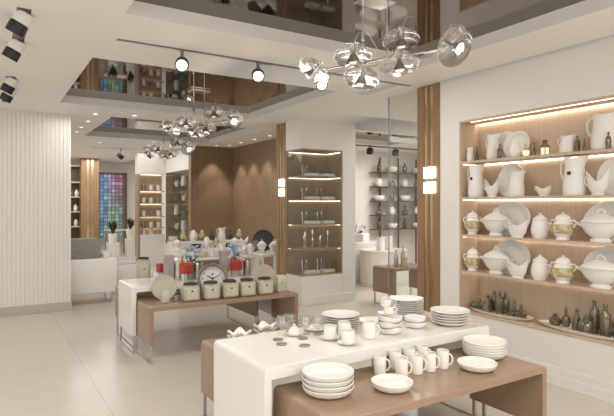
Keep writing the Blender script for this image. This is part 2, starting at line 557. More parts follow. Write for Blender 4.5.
table('low tan waterfall table carrying the row of sage canisters', 1.431, 3.202, 5.395, 6.01, ZB, 'wood_table')
table('white waterfall table behind the row of sage canisters', 1.375, 3.262, 5.913, 6.60, ZW, 'lacquer', th=0.05, tt=0.06)
table('low tan waterfall table at the back of the middle group', 1.44, 3.02, 6.10, 7.10, ZB, 'wood_table')
table('white table far back by the brown veneer wall, heaped with white dishes', 2.72, 4.25, 8.55, 9.35, ZW, 'lacquer')

# ------------------------------------------------------------------ profiles
def plate_prof(r, h):
    return [(0, 0), (r*.60, 0), (r*.66, h*.18), (r*.98, h*.85), (r, h*.95), (r*.985, h), (r*.95, h*.97), (r*.62, h*.38), (0, h*.32)]
def bowl_prof(r, h):
    return [(0, 0), (r*.62, 0), (r*.80, h*.14), (r*.94, h*.48), (r, h*.94), (r*.985, h), (r*.955, h*.95), (r*.88, h*.52), (r*.70, h*.26), (0, h*.20)]
def stack(name, cat, prof, mat, loc, n, pitch, desc, group, jitter=0.0015, fn=None):
    bm = BM(); lathe(bm, prof, 36, fn=fn)
    first = obj(name, bm, mat)
    for i in range(n):
        o = first if i == 0 else first.copy()
        if i:
            C.objects.link(o)
        if i == n-1: pos = 'topmost'
        elif i == 0: pos = 'lowest'
        else: pos = ORD[n-1-i] + ' from the top'
        tag(o, '%s, %s' % (desc, pos), cat, group, (loc[0]+random.uniform(-1, 1)*jitter, loc[1]+random.uniform(-1, 1)*jitter, loc[2]+0.0005+i*pitch), random.uniform(0, 6))
stack('dinner_bowl', 'bowl', bowl_prof(0.147, 0.048), 'porcelain', (1.641, 2.438, ZB), 4, 0.0275, 'white coupe bowl, left stack on the front tan table', 'left stack of coupe bowls')
stack('dinner_bowl', 'bowl', bowl_prof(0.149, 0.045), 'porcelain', (2.97, 2.452, ZB), 5, 0.0175, 'white coupe bowl, right stack on the front tan table', 'right stack of coupe bowls')
stack('dinner_plate', 'plate', plate_prof(0.150, 0.034), 'porcelain', (3.035, 2.835, ZW), 5, 0.0195, 'white deep plate, wide stack right on the white table', 'wide plate stack')
stack('dinner_plate', 'plate', plate_prof(0.137, 0.026), 'porcelain', (2.918, 3.190, ZW), 9, 0.0165, 'white plate, tall stack behind on the white table', 'tall plate stack')
stack('dinner_plate', 'plate', plate_prof(0.143, 0.026), 'porcelain', (2.248, 3.168, ZW), 6, 0.0165, 'white plate, stack behind the cups and saucers', 'plate stack behind the cups')
stack('soup_bowl', 'bowl', bowl_prof(0.082, 0.045), 'porcelain', (2.738, 2.903, ZW), 2, 0.034, 'small white bowl in the pair beside the wide plate stack', 'pair of small bowls')
def tri(co):
    a = math.atan2(co.y, co.x)
    k = 1+0.06*math.cos(3*a)*min(1, co.z/0.03)
    return (co.x*k, co.y*k, co.z + (0.008*math.cos(3*a) if co.z > 0.035 else 0))
stack('wavy_bowl', 'bowl', bowl_prof(0.088, 0.048), 'porcelain', (2.458, 2.861, ZW), 3, 0.038, 'white wavy-rimmed bowl stacked under the tipped cups', 'stack of wavy bowls', fn=tri)

def single(name, prof, mat, loc, label, cat, group=None, n=36, fn=None, rz=0.0, sx=1, sy=1):
    bm = BM(); lathe(bm, prof, n, fn=fn, sx=sx, sy=sy)
    return tag(obj(name, bm, mat), label, cat, group, loc, rz)
single('serving_bowl', bowl_prof(0.121, 0.05), 'porcelain', (1.99, 2.298, ZB+.0005), 'single white bowl in front of the mugs on the tan table', 'bowl')
single('serving_bowl', bowl_prof(0.126, 0.047), 'porcelain', (2.698, 2.29, ZB+.0005), 'single white bowl in front of the right bowl stack', 'bowl')
single('side_plate', plate_prof(0.10, 0.02), 'porcelain', (2.10, 3.20, ZW+.0005) if False else (2.06, 3.215, ZW+.0005), 'flat white plate behind the goblets, left of the plate stack', 'plate')
single('side_plate', plate_prof(0.115, 0.022), 'porcelain', (2.555, 3.19, ZW+.0005), 'flat white plate between the two plate stacks at the back', 'plate')

# mugs
def handle_pts(x, z, rx, rz, n=9):
    return arc(x, z, rx, rz, 95, -95, n)
def mug_thing(name, label, cat, loc, rz, r, h, mat, group=None, hr=0.0055):
    t = thing(name, label, cat, loc, rz, group)
    b = BM()
    lathe(b, [(0, 0), (r*.92, 0), (r*.98, h*.03), (r, h*.1), (r, h*.985), (r*.98, h), (r*.92, h*.985), (r*.91, h*.1), (0, h*.08)], 28)
    obj('body', b, mat, t)
    b = BM(); tube(b, handle_pts(r*.96, h*.5, r*.62, h*.31), hr, 8)
    obj('handle', b, mat, t)
    return t
mugs = [(2.105, 2.545), (2.185, 2.435), (2.305, 2.43), (2.415, 2.425), (2.53, 2.425), (2.255, 2.572), (2.375, 2.572), (2.495, 2.576)]
lab = ['leftmost white mug of the group on the tan table', 'nearest white mug, second of the front row', 'white mug third from left in the front row', 'white mug fourth from left in the front row', 'rightmost white mug of the group on the tan table', 'left white mug of the rear row, under the white table edge', 'middle white mug of the rear row', 'right white mug of the rear row']
m0 = mug_thing('mug', lab[0], 'mug', (*mugs[0], ZB+.0005), math.radians(-42), 0.0385, 0.115, 'porcelain', 'white mugs on the tan table')
for i in range(1, 8):
    dup(m0, lab[i], (*mugs[i], ZB+.0005), math.radians(-42+random.uniform(-10, 10)))
mug_thing('tall_mug', 'tall white mug beside the wavy bowl stack', 'mug', (2.244, 2.83, ZW+.0005), math.radians(-30), 0.046, 0.115, 'porcelain')
# cup and saucer sets
def cup_set(loc, lab_c, lab_s, rz):
    single('saucer', plate_prof(0.072, 0.014), 'porcelain', (loc[0], loc[1], ZW+.0005), lab_s, 'saucer', 'saucers on the white table')
    mug_thing('tea_cup', lab_c, 'cup', (loc[0], loc[1], ZW+.007), rz, 0.044, 0.085, 'porcelain', 'cups on saucers')
cup_set((2.001, 2.948), 'white cup on the left saucer in front of plate stack', 'saucer under the left white cup', 0.4)
cup_set((2.03, 2.781), 'white cup on the saucer nearest the table front', 'saucer under the white cup nearest the table front', 0.3)
mug_thing('tea_cup', 'white cup standing close to the plate stack, without saucer', 'cup', (2.115, 2.945, ZW+.0005), 0.2, 0.044, 0.105, 'porcelain')
# tipped cups stacked on the wavy bowls
zt = ZW+2*0.038+0.056
single('saucer', plate_prof(0.066, 0.012), 'porcelain', (2.44, 2.875, zt+0.003), 'small saucer on top of the wavy bowls', 'saucer')
mug_thing('tea_cup', 'lower of two cups stacked on the wavy bowls', 'cup', (2.452, 2.868, zt+0.0085), -0.5, 0.038, 0.052, 'porcelain')
t = mug_thing('tea_cup', 'tilted upper cup stacked on the wavy bowls', 'cup', (2.438, 2.882, zt+0.064), 0.2, 0.038, 0.052, 'porcelain')
t.rotation_euler = (0.10, -0.12, 0.2)

# crystal goblets, lidded sugar dish and coasters
def goblet(loc, label):
    t = thing('crystal_goblet', label, 'goblet', loc, 0, 'crystal goblets on the white table')
    b = BM(); lathe(b, [(0, 0), (.034, 0), (.034, .003), (.008, .008), (.006, .03), (.008, .036), (0, .038)], 20); obj('foot', b, 'crystal', t)
    b = BM()
    lathe(b, [(0, .036), (.02, .042), (.040, .065), (.045, .09), (.038, .125), (.036, .125), (.042, .09), (.037, .067), (0, .046)], 24,
          fn=lambda co: (co.x*(1+.05*math.cos(12*math.atan2(co.y, co.x))), co.y*(1+.05*math.cos(12*math.atan2(co.y, co.x))), co.z))
    obj('cup', b, 'crystal', t)
for xy, l in (((1.80, 3.255), 'crystal goblet at the far left of the white table'), ((1.875, 3.285), 'crystal goblet just right of the far left one'), ((1.935, 3.16), 'crystal goblet right of the white sugar dish, front one'), ((2.00, 3.10) , 'crystal goblet rightmost of the four, near the left cup')):
    goblet((*xy, ZW+.0005), l)
t = thing('sugar_dish', 'white domed sugar dish on a saucer between the goblets', 'dish', (1.845, 3.165, ZW+.0005))
b = BM(); lathe(b, plate_prof(.068, .014), 30); obj('saucer', b, 'porcelain', t)
b = BM(); lathe(b, [(0, .006), (.04, .006), (.046, .018), (.04, .04), (.02, .058), (.008, .064), (.012, .074), (0, .082)], 28); obj('dome', b, 'porcelain', t)
for xy, l in (((1.686, 3.111), 'dark round coaster farthest left'), ((1.652, 2.999), 'dark round coaster nearest the table end'), ((1.846, 3.055), 'dark round coaster in front of the sugar dish'), ((1.761, 2.889), 'dark round coaster nearest the front edge')):
    t = thing('coaster', l+' on the white table', 'coaster', (*xy, ZW+.0005), 0, 'dark coasters')
    b = BM(); lathe(b, [(0, 0), (.034, 0), (.036, .003), (.034, .006), (0, .006)], 24); obj('disc', b, 'pewter', t)
    b = BM(); lathe(b, [(.030, .0062), (.034, .0062), (.034, .0072), (.030, .0072), (.030, .0062)], 24); obj('rim', b, 'chrome', t)

# square folded dishes on the tan table behind
def folded_dish(loc, rz, label):
    b = BM()
    n = 12
    top, bot = [], []
    for i in range(n+1):
        for j in range(n+1):
            x = -0.068+0.136*i/n; y = -0.068+0.136*j/n
            e = max(abs(x), abs(y))/0.068
            z = 0.012+0.040*max(0, e-0.45)/0.55*(0.75+0.35*math.cos(4*math.atan2(y, x)+PI))
            top.append(b.verts.new((x, y, z+0.006)))
            s = 0.72+0.26*e
            bot.append(b.verts.new((x*s, y*s, max(0.0, z-0.012))))
    def q(L_, i, j): return L_[i*(n+1)+j]
    for i in range(n):
        for j in range(n):
            b.faces.new((q(top, i, j), q(top, i+1, j), q(top, i+1, j+1), q(top, i, j+1)))
            b.faces.new((q(bot, i, j), q(bot, i, j+1), q(bot, i+1, j+1), q(bot, i+1, j)))
    ring = [(i, 0) for i in range(n)] + [(n, j) for j in range(n)] + [(i, n) for i in range(n, 0, -1)] + [(0, j) for j in range(n, 0, -1)]
    for (a, c) in zip(ring, ring[1:]+ring[:1]):
        b.faces.new((q(top, *a), q(bot, *a), q(bot, *c), q(top, *c)))
    return tag(obj('square_dish', b, 'porcelain', sharp=60), label, 'dish', 'square folded dishes', loc, rz)
for i, (x, y, k, l) in enumerate([(1.66, 3.68, 2, 'left'), (1.93, 3.78, 2, 'right')]):
    for j in range(k):
        folded_dish((x, y, ZB+0.0005+j*0.036), 0.35+0.2*i, '%s white square dish of the %s pile behind the white table' % (('lower', 'upper')[j], l))
folded_dish((1.80, 3.58, ZB+0.0005), 0.1, 'single white square dish between the two piles')

# ------------------------------------------------------------------ china builders for the niche and the far tables
def pitcher(name, label, loc, rz, h, r, mat='matte_china', medal=False, group=None):
    t = thing(name, label, 'pitcher', loc, rz, group)
    b = BM()
    def spout(co):
        x, y, z = co
        if z > h*.72 and x > 0:
            k = (z-h*.72)/(h*.28)
            g = max(0, x/math.hypot(x, y)) if math.hypot(x, y) > 1e-6 else 0
            x += r*0.45*k*g**4
            z += h*0.07*k*g**3
        if z > h*.9 and x < 0:
            z += h*.03
        return (x, y, z)
    lathe(b, [(0, 0), (r*.90, 0), (r*.97, h*.03), (r*1.02, h*.16), (r, h*.32), (r*.90, h*.56), (r*.81, h*.76), (r*.83, h*.9), (r*.92, h), (r*.87, h), (r*.77, h*.9), (r*.75, h*.76), (r*.82, h*.56), (0, h*.3)], 28, fn=spout)
    obj('body', b, mat, t)
    b = BM(); tube(b, [(-r*.70, 0, h*.94), (-r*1.05, 0, h*.97), (-r*1.35, 0, h*.86), (-r*1.38, 0, h*.66), (-r*1.2, 0, h*.48), (-r*.90, 0, h*.38)], r*.085, 8)
    obj('handle', b, mat, t)
    if medal:
        d = BM(); lathe(d, [(0, 0), (r*.19, 0), (r*.19, .005), (r*.10, .010), (0, .010)], 18, mat=Matrix.Rotation(PI/2, 4, 'X'))
        o = obj('medallion', d, 'lid', t)
        # faces the room: the body is turned so that its -Y side looks at the camera
        o.location = (0, -r*.885, h*.6)
        o['label'] = 'dark round medallion'
    return t
def teapot(label, loc, rz, h, r):
    t = thing('coffee_pot', label, 'coffee pot', loc, rz)
    b = BM(); lathe(b, [(0, 0), (r*.62, 0), (r*.66, h*.04), (r, h*.26), (r*.95, h*.42), (r*.62, h*.62), (r*.6, h*.68), (0, h*.68)], 26); obj('body', b, 'porcelain', t)
    b = BM(); lathe(b, [(0, h*.68), (r*.62, h*.68), (r*.5, h*.78), (r*.18, h*.86), (r*.12, h*.9), (r*.17, h*.95), (0, h)], 22); obj('lid', b, 'porcelain', t)
    b = BM(); tube(b, [(r*.8, 0, h*.25), (r*1.25, 0, h*.36), (r*1.35, 0, h*.52), (r*1.6, 0, h*.64)], [r*.2, r*.15, r*.1, r*.08], 8); obj('spout', b, 'porcelain', t)
    b = BM(); tube(b, handle_pts(0, 0, r*.62, h*.22), r*.09, 8, mat=Matrix.Translation((-r*.72, 0, h*.42)) @ Matrix.Rotation(PI, 4, 'Z')); obj('handle', b, 'porcelain', t)
    return t
def platter(label, loc, rx, rz_, lean=0.20, group=None, mat='matte_china'):
    # oval platter leaning against the back panel, its face looking to -X ; loc is the bottom contact
    b = BM()
    lathe(b, [(0, 0), (.60, 0), (.66, .012), (.97, .030), (1, .034), (.985, .040), (.94, .036), (.68, .022), (.64, .014), (0, .012)], 44)
    Rm = Matrix.Rotation(-PI/2+lean, 4, 'Y')
    sc = Matrix.Diagonal((rz_, rx, 1, 1))
    bmesh.ops.transform(b, matrix=Matrix.Translation((0, 0, rz_*math.cos(lean))) @ Rm @ sc, verts=b.verts)
    zmin = min(v.co.z for v in b.verts)
    bmesh.ops.translate(b, verts=b.verts, vec=(0, 0, -zmin))
    return tag(obj('oval_platter', b, mat), label, 'platter', group, loc)
def tureen(label, loc, rz, w, h):
    t = thing('soup_tureen', label, 'tureen', loc, rz)
    r = w*.36
    b = BM(); lathe(b, [(0, 0), (r*.55, 0), (r*.56, h*.06), (r*.42, h*.12), (r*.78, h*.26), (r*1.0, h*.46), (r*1.06, h*.56), (r*1.12, h*.58), (r*1.0, h*.60), (0, h*.6)], 34, sy=.58); obj('bowl', b, 'matte_china', t)
    b = BM(); lathe(b, [(0, h*.6), (r*1.06, h*.60), (r*1.03, h*.64), (r*.75, h*.74), (r*.4, h*.83), (r*.2, h*.86), (0, h*.86)], 34, sy=.58); ld = obj('lid', b, 'matte_china', t)
    b = BM(); tube(b, arc(0, h*.85, r*.22, h*.15, 180, 0, 9), r*.045, 8); obj('loop_handle', b, 'matte_china', ld)
    for s in (-1, 1):
        b = BM(); tube(b, [(s*r*.98, -r*.12, h*.48), (s*r*1.25, -r*.14, h*.56), (s*r*1.38, 0, h*.58), (s*r*1.25, r*.14, h*.56), (s*r*.98, r*.12, h*.48)], r*.05, 8); obj('side_handle', b, 'matte_china', t)
    return t
def sauceboat(name, label, loc, rz, w, h, horn=1.0, group=None, cat='sauce boat'):
    t = thing(name, label, cat, loc, rz, group)
    r = w/2
    def fn(co):
        x, y, z = co
        k = abs(x)/r
        if z > h*.35:
            z += h*.42*horn*max(0, k-.25)**2*(1.3 if x > 0 else 1.1)*1.6
            z -= h*.06*(1-k)
        return (x, y, z)
    b = BM(); lathe(b, [(0, 0), (r*.56, 0), (r*.57, h*.04), (r*.52, h*.09), (r*.76, h*.26), (r*.92, h*.48), (r, h*.66), (r*.96, h*.66), (r*.84, h*.46), (0, h*.24)], 32, sy=.5, fn=fn)
    obj('bowl', b, 'matte_china', t)
    b = BM(); tube(b, [(-r*.86, 0, h*.86), (-r*1.12, 0, h*.82), (-r*1.12, 0, h*.52), (-r*.72, 0, h*.36)], r*.06, 8); obj('handle', b, 'matte_china', t)
    return t
def lidded_jar(label, loc, rz, h, r):
    t = thing('lidded_jar', label, 'jar', loc, rz)
    b = BM(); lathe(b, [(0, 0), (r*.7, 0), (r*.72, h*.03), (r*.95, h*.2), (r, h*.36), (r*.86, h*.6), (r*.76, h*.70), (r*.82, h*.73), (0, h*.73)], 26); obj('body', b, 'matte_china', t)
    b = BM(); lathe(b, [(0, h*.73), (r*.8, h*.73), (r*.7, h*.80), (r*.35, h*.89), (r*.14, h*.92), (r*.19, h*.96), (0, h)], 24); obj('lid', b, 'matte_china', t)
    b = BM(); tube(b, handle_pts(r*.82, h*.47, r*.42, h*.17), r*.08, 8); obj('handle', b, 'matte_china', t)
    return t
def band_pot(label, loc, rz, h, r):
    t = thing('sugar_pot', label, 'sugar pot', loc, rz)
    b = BM(); lathe(b, [(0, 0), (r*.62, 0), (r*.64, h*.05), (r*.58, h*.1), (r*.95, h*.24), (r*1.0, h*.3), (r*1.0, h*.5), (r*.85, h*.6), (r*.66, h*.68), (r*.74, h*.71), (0, h*.71)], 30); obj('body', b, 'porcelain', t)
    def bump(co):
        a = math.atan2(co.y, co.x)
        k = 1+.025*math.sin(17*a+40*co.z/h)*math.cos(30*co.z/h+5*a)
        return (co.x*k, co.y*k, co.z)
    b = BM(); lathe(b, [(r*.99, h*.24), (r*1.06, h*.26), (r*1.09, h*.33), (r*1.09, h*.41), (r*1.09, h*.48), (r*1.04, h*.54), (r*.92, h*.56), (r*.99, h*.5), (r*.99, h*.24)], 48, fn=bump); obj('gilded_band', b, 'gold', t)['label'] = 'gilded relief band'
    b = BM(); lathe(b, [(0, h*.71), (r*.74, h*.71), (r*.72, h*.77), (r*.56, h*.86), (r*.26, h*.91), (r*.11, h*.925), (r*.17, h*.96), (0, h)], 24); obj('lid', b, 'porcelain', t)
    for s in (0, PI):
        b = BM(); tube(b, [(r*.66, 0, h*.68), (r*1.2, 0, h*.70), (r*1.32, 0, h*.6), (r*1.08, 0, h*.45)], r*.08, 8, mat=Matrix.Rotation(s, 4, 'Z')); obj('handle', b, 'porcelain', t)
    return t
BOT = {
 'cone': [(0, 0), (.9, 0), (1, .04), (.85, .3), (.45, .68), (.32, .74), (.32, .8), (0, .8)],
 'round': [(0, 0), (.7, 0), (1, .14), (1, .36), (.6, .52), (.28, .6), (.28, .76), (0, .76)],
 'tall': [(0, 0), (.86, 0), (.92, .03), (1, .5), (.8, .66), (.34, .76), (.34, .82), (0, .82)],
 'squat': [(0, 0), (.8, 0), (1, .2), (1, .45), (.7, .62), (.5, .66), (.5, .74), (0, .74)]}
STP = {'cone': .8, 'round': .76, 'tall': .82, 'squat': .74}
def bottle(kind, label, loc, h, r, group=None, mat='bronze_glass', name='glass_bottle'):
    t = thing(name, label, 'bottle', loc, random.uniform(0, 6), group)
    b = BM(); lathe(b, [(p*r, z*h) for p, z in BOT[kind]], 18, fn=lambda co: (co.x*(1+.04*math.cos(8*math.atan2(co.y, co.x))), co.y*(1+.04*math.cos(8*math.atan2(co.y, co.x))), co.z)); obj('body', b, mat, t)
    s = STP[kind]
    b = BM(); lathe(b, [(0, s*h), (.3*r, s*h), (.28*r, (s+.03)*h), (.42*r, (s+.08)*h), (.34*r, (s+.14)*h), (.12*r, .98*h), (0, h)], 14); obj('stopper', b, mat, t)
    return t

def lantern(loc):
    t = thing('lantern', 'small dark lantern with pale candle glass on the top shelf', 'lantern', loc)
    b = BM(); lathe(b, [(0, 0), (.036, 0), (.036, .068), (0, .068)], 20); obj('candle_glass', b, 'candle', t)
    b = BM(); lathe(b, [(0, .068), (.040, .068), (.041, .085), (.030, .10), (.020, .112), (.026, .128), (.020, .142), (0, .146)], 20); obj('cap', b, 'bronze_glass', t)
    b = BM()
    for a in range(4):
        x, y = .038*math.cos(a*PI/2+.6), .038*math.sin(a*PI/2+.6)
        tube(b, [(x, y, 0), (x, y, .07)], .004, 6)
    obj('cage', b, 'bronze_glass', t)
def tray(label, loc, half):
    t = thing('oval_tray', label, 'tray', loc)
    b = BM(); lathe(b, [(0, 0), (.80, 0), (.86, .004), (.97, .018), (1.0, .024), (.985, .027), (.95, .022), (.84, .014), (0, .013)], 44, fn=lambda co: (co.x*.132, co.y*half, co.z*1.3)); obj('dish', b, 'porcelain', t)
    b = BM(); lathe(b, [(.985, .0268), (1.0, .0238), (1.006, .027), (.99, .030), (.985, .0268)], 44, fn=lambda co: (co.x*.132, co.y*half, co.z*1.3)); obj('rim', b, 'gold', t)['label'] = 'thin dull gold rim'
# ---- top shelf
pitcher('small_pitcher', 'small white pitcher at the left end of the top niche shelf', (4.530, 3.937, 2.1188), -PI/2, 0.149, 0.036, medal=False)
bottle('cone', 'dark cone bottle right of the small pitcher on the top shelf', (4.530, 3.848, 2.1188), 0.162, 0.024, None)
pitcher('tall_pitcher', 'tall white pitcher in front of round platters on the top shelf', (4.560, 3.657, 2.1188), -PI/2, 0.256, 0.066, medal=False)
bottle('tall', 'slim dark bottle in front of the platters on the top shelf', (4.470, 3.507, 2.1188), 0.148, 0.023, None)
platter('white platter half hidden behind another on the top shelf', (4.688, 3.578, 2.1188), 0.149, 0.152, 0.13)
platter('large oval white platter behind the coffee pot on the top shelf', (4.642, 3.411, 2.1188), 0.156, 0.142, 0.15)
teapot('white lidded coffee pot before the oval platter on the top shelf', (4.520, 3.361, 2.1188), -PI/2, 0.200, 0.062)
single('small_cup', [(0,0),(.022,0),(.034,.03),(.036,.055),(.033,.055),(.030,.03),(0,.012)], 'candle', (4.490, 3.215, 2.1188), 'small glowing cup beside the coffee pot on the top shelf', 'cup')
bottle('cone', 'dark bottle just right of the oval platter on the top shelf', (4.520, 3.154, 2.1188), 0.136, 0.024, None)
lantern((4.530, 3.039, 2.1188))
pitcher('pitcher', 'squat white pitcher in the middle of the top shelf', (4.530, 2.815, 2.1188), -PI/2, 0.151, 0.067, medal=False)
bottle('tall', 'dark bottle directly right of the squat pitcher on the top shelf', (4.520, 2.713, 2.1188), 0.152, 0.025, None)
bottle('cone', 'thin dark bottle left of the broad white pitcher on the top shelf', (4.490, 2.631, 2.1188), 0.114, 0.016, None)
pitcher('broad_pitcher', 'broad large white pitcher at the right of the top shelf', (4.570, 2.490, 2.1188), -PI/2, 0.298, 0.118, medal=False)
bottle('tall', 'dark bottle in front of the broad pitcher on the top shelf', (4.455, 2.404, 2.1188), 0.143, 0.023, None)
# ---- second shelf
pitcher('medallion_jug', 'white jug with dark medallion at left end of second shelf', (4.530, 3.859, 1.7288), -PI/2, 0.331, 0.082, medal=True)
sauceboat('horned_bowl','white horned bowl beside the left medallion jug', (4.540, 3.657, 1.7288), -PI/2, 0.189, 0.179)
platter('round white platter behind a pitcher on the second shelf', (4.660, 3.493, 1.7288), 0.161, 0.176, 0.20)
pitcher('pitcher', 'white pitcher before the round platter on the second shelf', (4.520, 3.339, 1.7288), -PI/2, 0.237, 0.072, medal=False)
sauceboat('sauce_boat','low white sauce boat alone on the second shelf', (4.530, 3.054, 1.7288), -PI/2, 0.162, 0.114, 0.5)
pitcher('medallion_jug', 'large white jug with dark medallion at right of second shelf', (4.530, 2.746, 1.7288), -PI/2, 0.333, 0.096, medal=True)
sauceboat('horned_bowl','white horned bowl right of the large medallion jug', (4.510, 2.523, 1.7288), -PI/2, 0.208, 0.199)
platter('round white platter at the far right of the second shelf', (4.655, 2.444, 1.7288), 0.150, 0.170, 0.20)
# ---- third shelf
band_pot('white sugar pot with gilded band, left end of the third shelf', (4.525, 3.901, 1.3228), -PI/2+1.25, 0.262, 0.083)
tureen('white lidded soup tureen in the left half of the third shelf', (4.534, 3.601, 1.3228), -PI/2, 0.417, 0.282)
platter('oval white platter behind the left tureen on the third shelf', (4.660, 3.502, 1.3228), 0.240, 0.181, 0.20)
sauceboat('sauce_boat','white sauce boat in front of the left tureen on the third shelf', (4.462, 3.290, 1.3228), -PI/2, 0.236, 0.187, 0.6)
lidded_jar('white lidded jar in the middle of the third shelf', (4.530, 3.091, 1.3228), -PI/2, 0.245, 0.084)
band_pot('white sugar pot with gilded band, centre right of the third shelf', (4.530, 2.857, 1.3228), -PI/2, 0.258, 0.095)
tureen('large white lidded soup tureen at the right of the third shelf', (4.534, 2.511, 1.3228), -PI/2, 0.458, 0.285)
platter('oval white platter behind the right tureen on the third shelf', (4.655, 2.499, 1.3228), 0.221, 0.181, 0.20)
# ---- fourth shelf
band_pot('white sugar pot with gilded band, left end of the fourth shelf', (4.525, 3.901, 0.9258), -PI/2+1.25, 0.262, 0.083)
tureen('white lidded soup tureen in the left half of the fourth shelf', (4.534, 3.601, 0.9258), -PI/2, 0.417, 0.282)
platter('oval white platter behind the left tureen on the fourth shelf', (4.660, 3.502, 0.9258), 0.240, 0.181, 0.20)
sauceboat('sauce_boat','white sauce boat in front of the left tureen on the fourth shelf', (4.462, 3.290, 0.9258), -PI/2, 0.236, 0.187, 0.6)
lidded_jar('white lidded jar in the middle of the fourth shelf', (4.530, 3.091, 0.9258), -PI/2, 0.245, 0.084)
band_pot('white sugar pot with gilded band, centre right of the fourth shelf', (4.530, 2.857, 0.9258), -PI/2, 0.258, 0.095)
tureen('large white lidded soup tureen at the right of the fourth shelf', (4.534, 2.511, 0.9258), -PI/2, 0.458, 0.285)
platter('oval white platter behind the right tureen on the fourth shelf', (4.655, 2.499, 0.9258), 0.221, 0.181, 0.20)
# ---- bottom board with the two bottle trays
tray('long white oval tray of dark bottles, left one on the niche floor', (4.565, 3.572, 0.4956), 0.392)
bottle('squat', 'first dark glass bottle from the left on the left tray', (4.560, 3.911, 0.5155), 0.081, 0.046, 'bottles on the left tray')
bottle('round', 'second dark glass bottle from the left on the left tray', (4.600, 3.864, 0.5155), 0.111, 0.040, 'bottles on the left tray')
bottle('cone', 'third dark glass bottle from the left on the left tray', (4.530, 3.706, 0.5155), 0.185, 0.061, 'bottles on the left tray')
bottle('tall', 'fourth dark glass bottle from the left on the left tray', (4.625, 3.693, 0.5155), 0.226, 0.042, 'bottles on the left tray')
bottle('tall', 'fifth dark glass bottle from the left on the left tray', (4.540, 3.562, 0.5155), 0.239, 0.041, 'bottles on the left tray')
bottle('tall', 'sixth dark glass bottle from the left on the left tray', (4.610, 3.543, 0.5155), 0.230, 0.044, 'bottles on the left tray')
bottle('squat', 'seventh dark glass bottle from the left on the left tray', (4.520, 3.414, 0.5155), 0.074, 0.042, 'bottles on the left tray')
bottle('cone', 'eighth dark glass bottle from the left on the left tray', (4.600, 3.427, 0.5155), 0.150, 0.027, 'bottles on the left tray')
bottle('round', 'ninth dark glass bottle from the left on the left tray', (4.550, 3.314, 0.5155), 0.138, 0.058, 'bottles on the left tray')
tray('long white oval tray of dark bottles, right one on the niche floor', (4.565, 2.668, 0.4956), 0.458)
bottle('squat', 'first dark glass bottle from the left on the right tray', (4.570, 2.962, 0.5155), 0.113, 0.054, 'bottles on the right tray')
bottle('round', 'second dark glass bottle from the left on the right tray', (4.600, 2.871, 0.5155), 0.188, 0.039, 'bottles on the right tray')
bottle('cone', 'third dark glass bottle from the left on the right tray', (4.570, 2.747, 0.5155), 0.192, 0.043, 'bottles on the right tray')
bottle('squat', 'fourth dark glass bottle from the left on the right tray', (4.500, 2.623, 0.5155), 0.170, 0.065, 'bottles on the right tray')
bottle('tall', 'fifth dark glass bottle from the left on the right tray', (4.590, 2.599, 0.5155), 0.301, 0.046, 'bottles on the right tray')
bottle('tall', 'sixth dark glass bottle from the left on the right tray', (4.540, 2.475, 0.5155), 0.285, 0.047, 'bottles on the right tray')
bottle('round', 'seventh dark glass bottle from the left on the right tray', (4.630, 2.460, 0.5155), 0.120, 0.027, 'bottles on the right tray')
bottle('cone', 'eighth dark glass bottle from the left on the right tray', (4.530, 2.342, 0.5155), 0.185, 0.062, 'bottles on the right tray')

# ------------------------------------------------------------------ chandeliers of thick clear glass lamps
def head_mesh(parent, loc, aim, r):
    mt = Matrix.Translation(loc) @ Vector(aim).to_track_quat('-Z', 'Y').to_matrix().to_4x4()
    b = BM()
    lathe(b, [(r*.14, r*.60), (r*.50, r*.55), (r*.86, r*.30), (r, 0), (r*.97, -r*.14), (r*.86, -r*.24), (r*.84, -r*.34), (r*.62, -r*.48), (r*.44, -r*.50), (r*.40, -r*.36), (r*.24, -r*.06), (r*.14, r*.16), (r*.14, r*.60)], 36, mat=mt)
    obj('glass_shade', b, 'shade', parent, sharp=50)
    b = BM(); lathe(b, [(0, r*.70), (r*.10, r*.70), (r*.11, r*.5), (r*.11, r*.16), (r*.20, -r*.06), (r*.35, -r*.36), (r*.32, -r*.36), (r*.17, -r*.08), (0, -r*.02)], 24, mat=mt)
    obj('reflector', b, 'chrome', parent)
    b = BM(); lathe(b, [(0, -r*.16), (r*.19, -r*.18), (r*.25, -r*.30), (r*.10, -r*.37), (0, -r*.38)], 20, mat=mt)
    obj('bulb', b, 'bulb', parent)
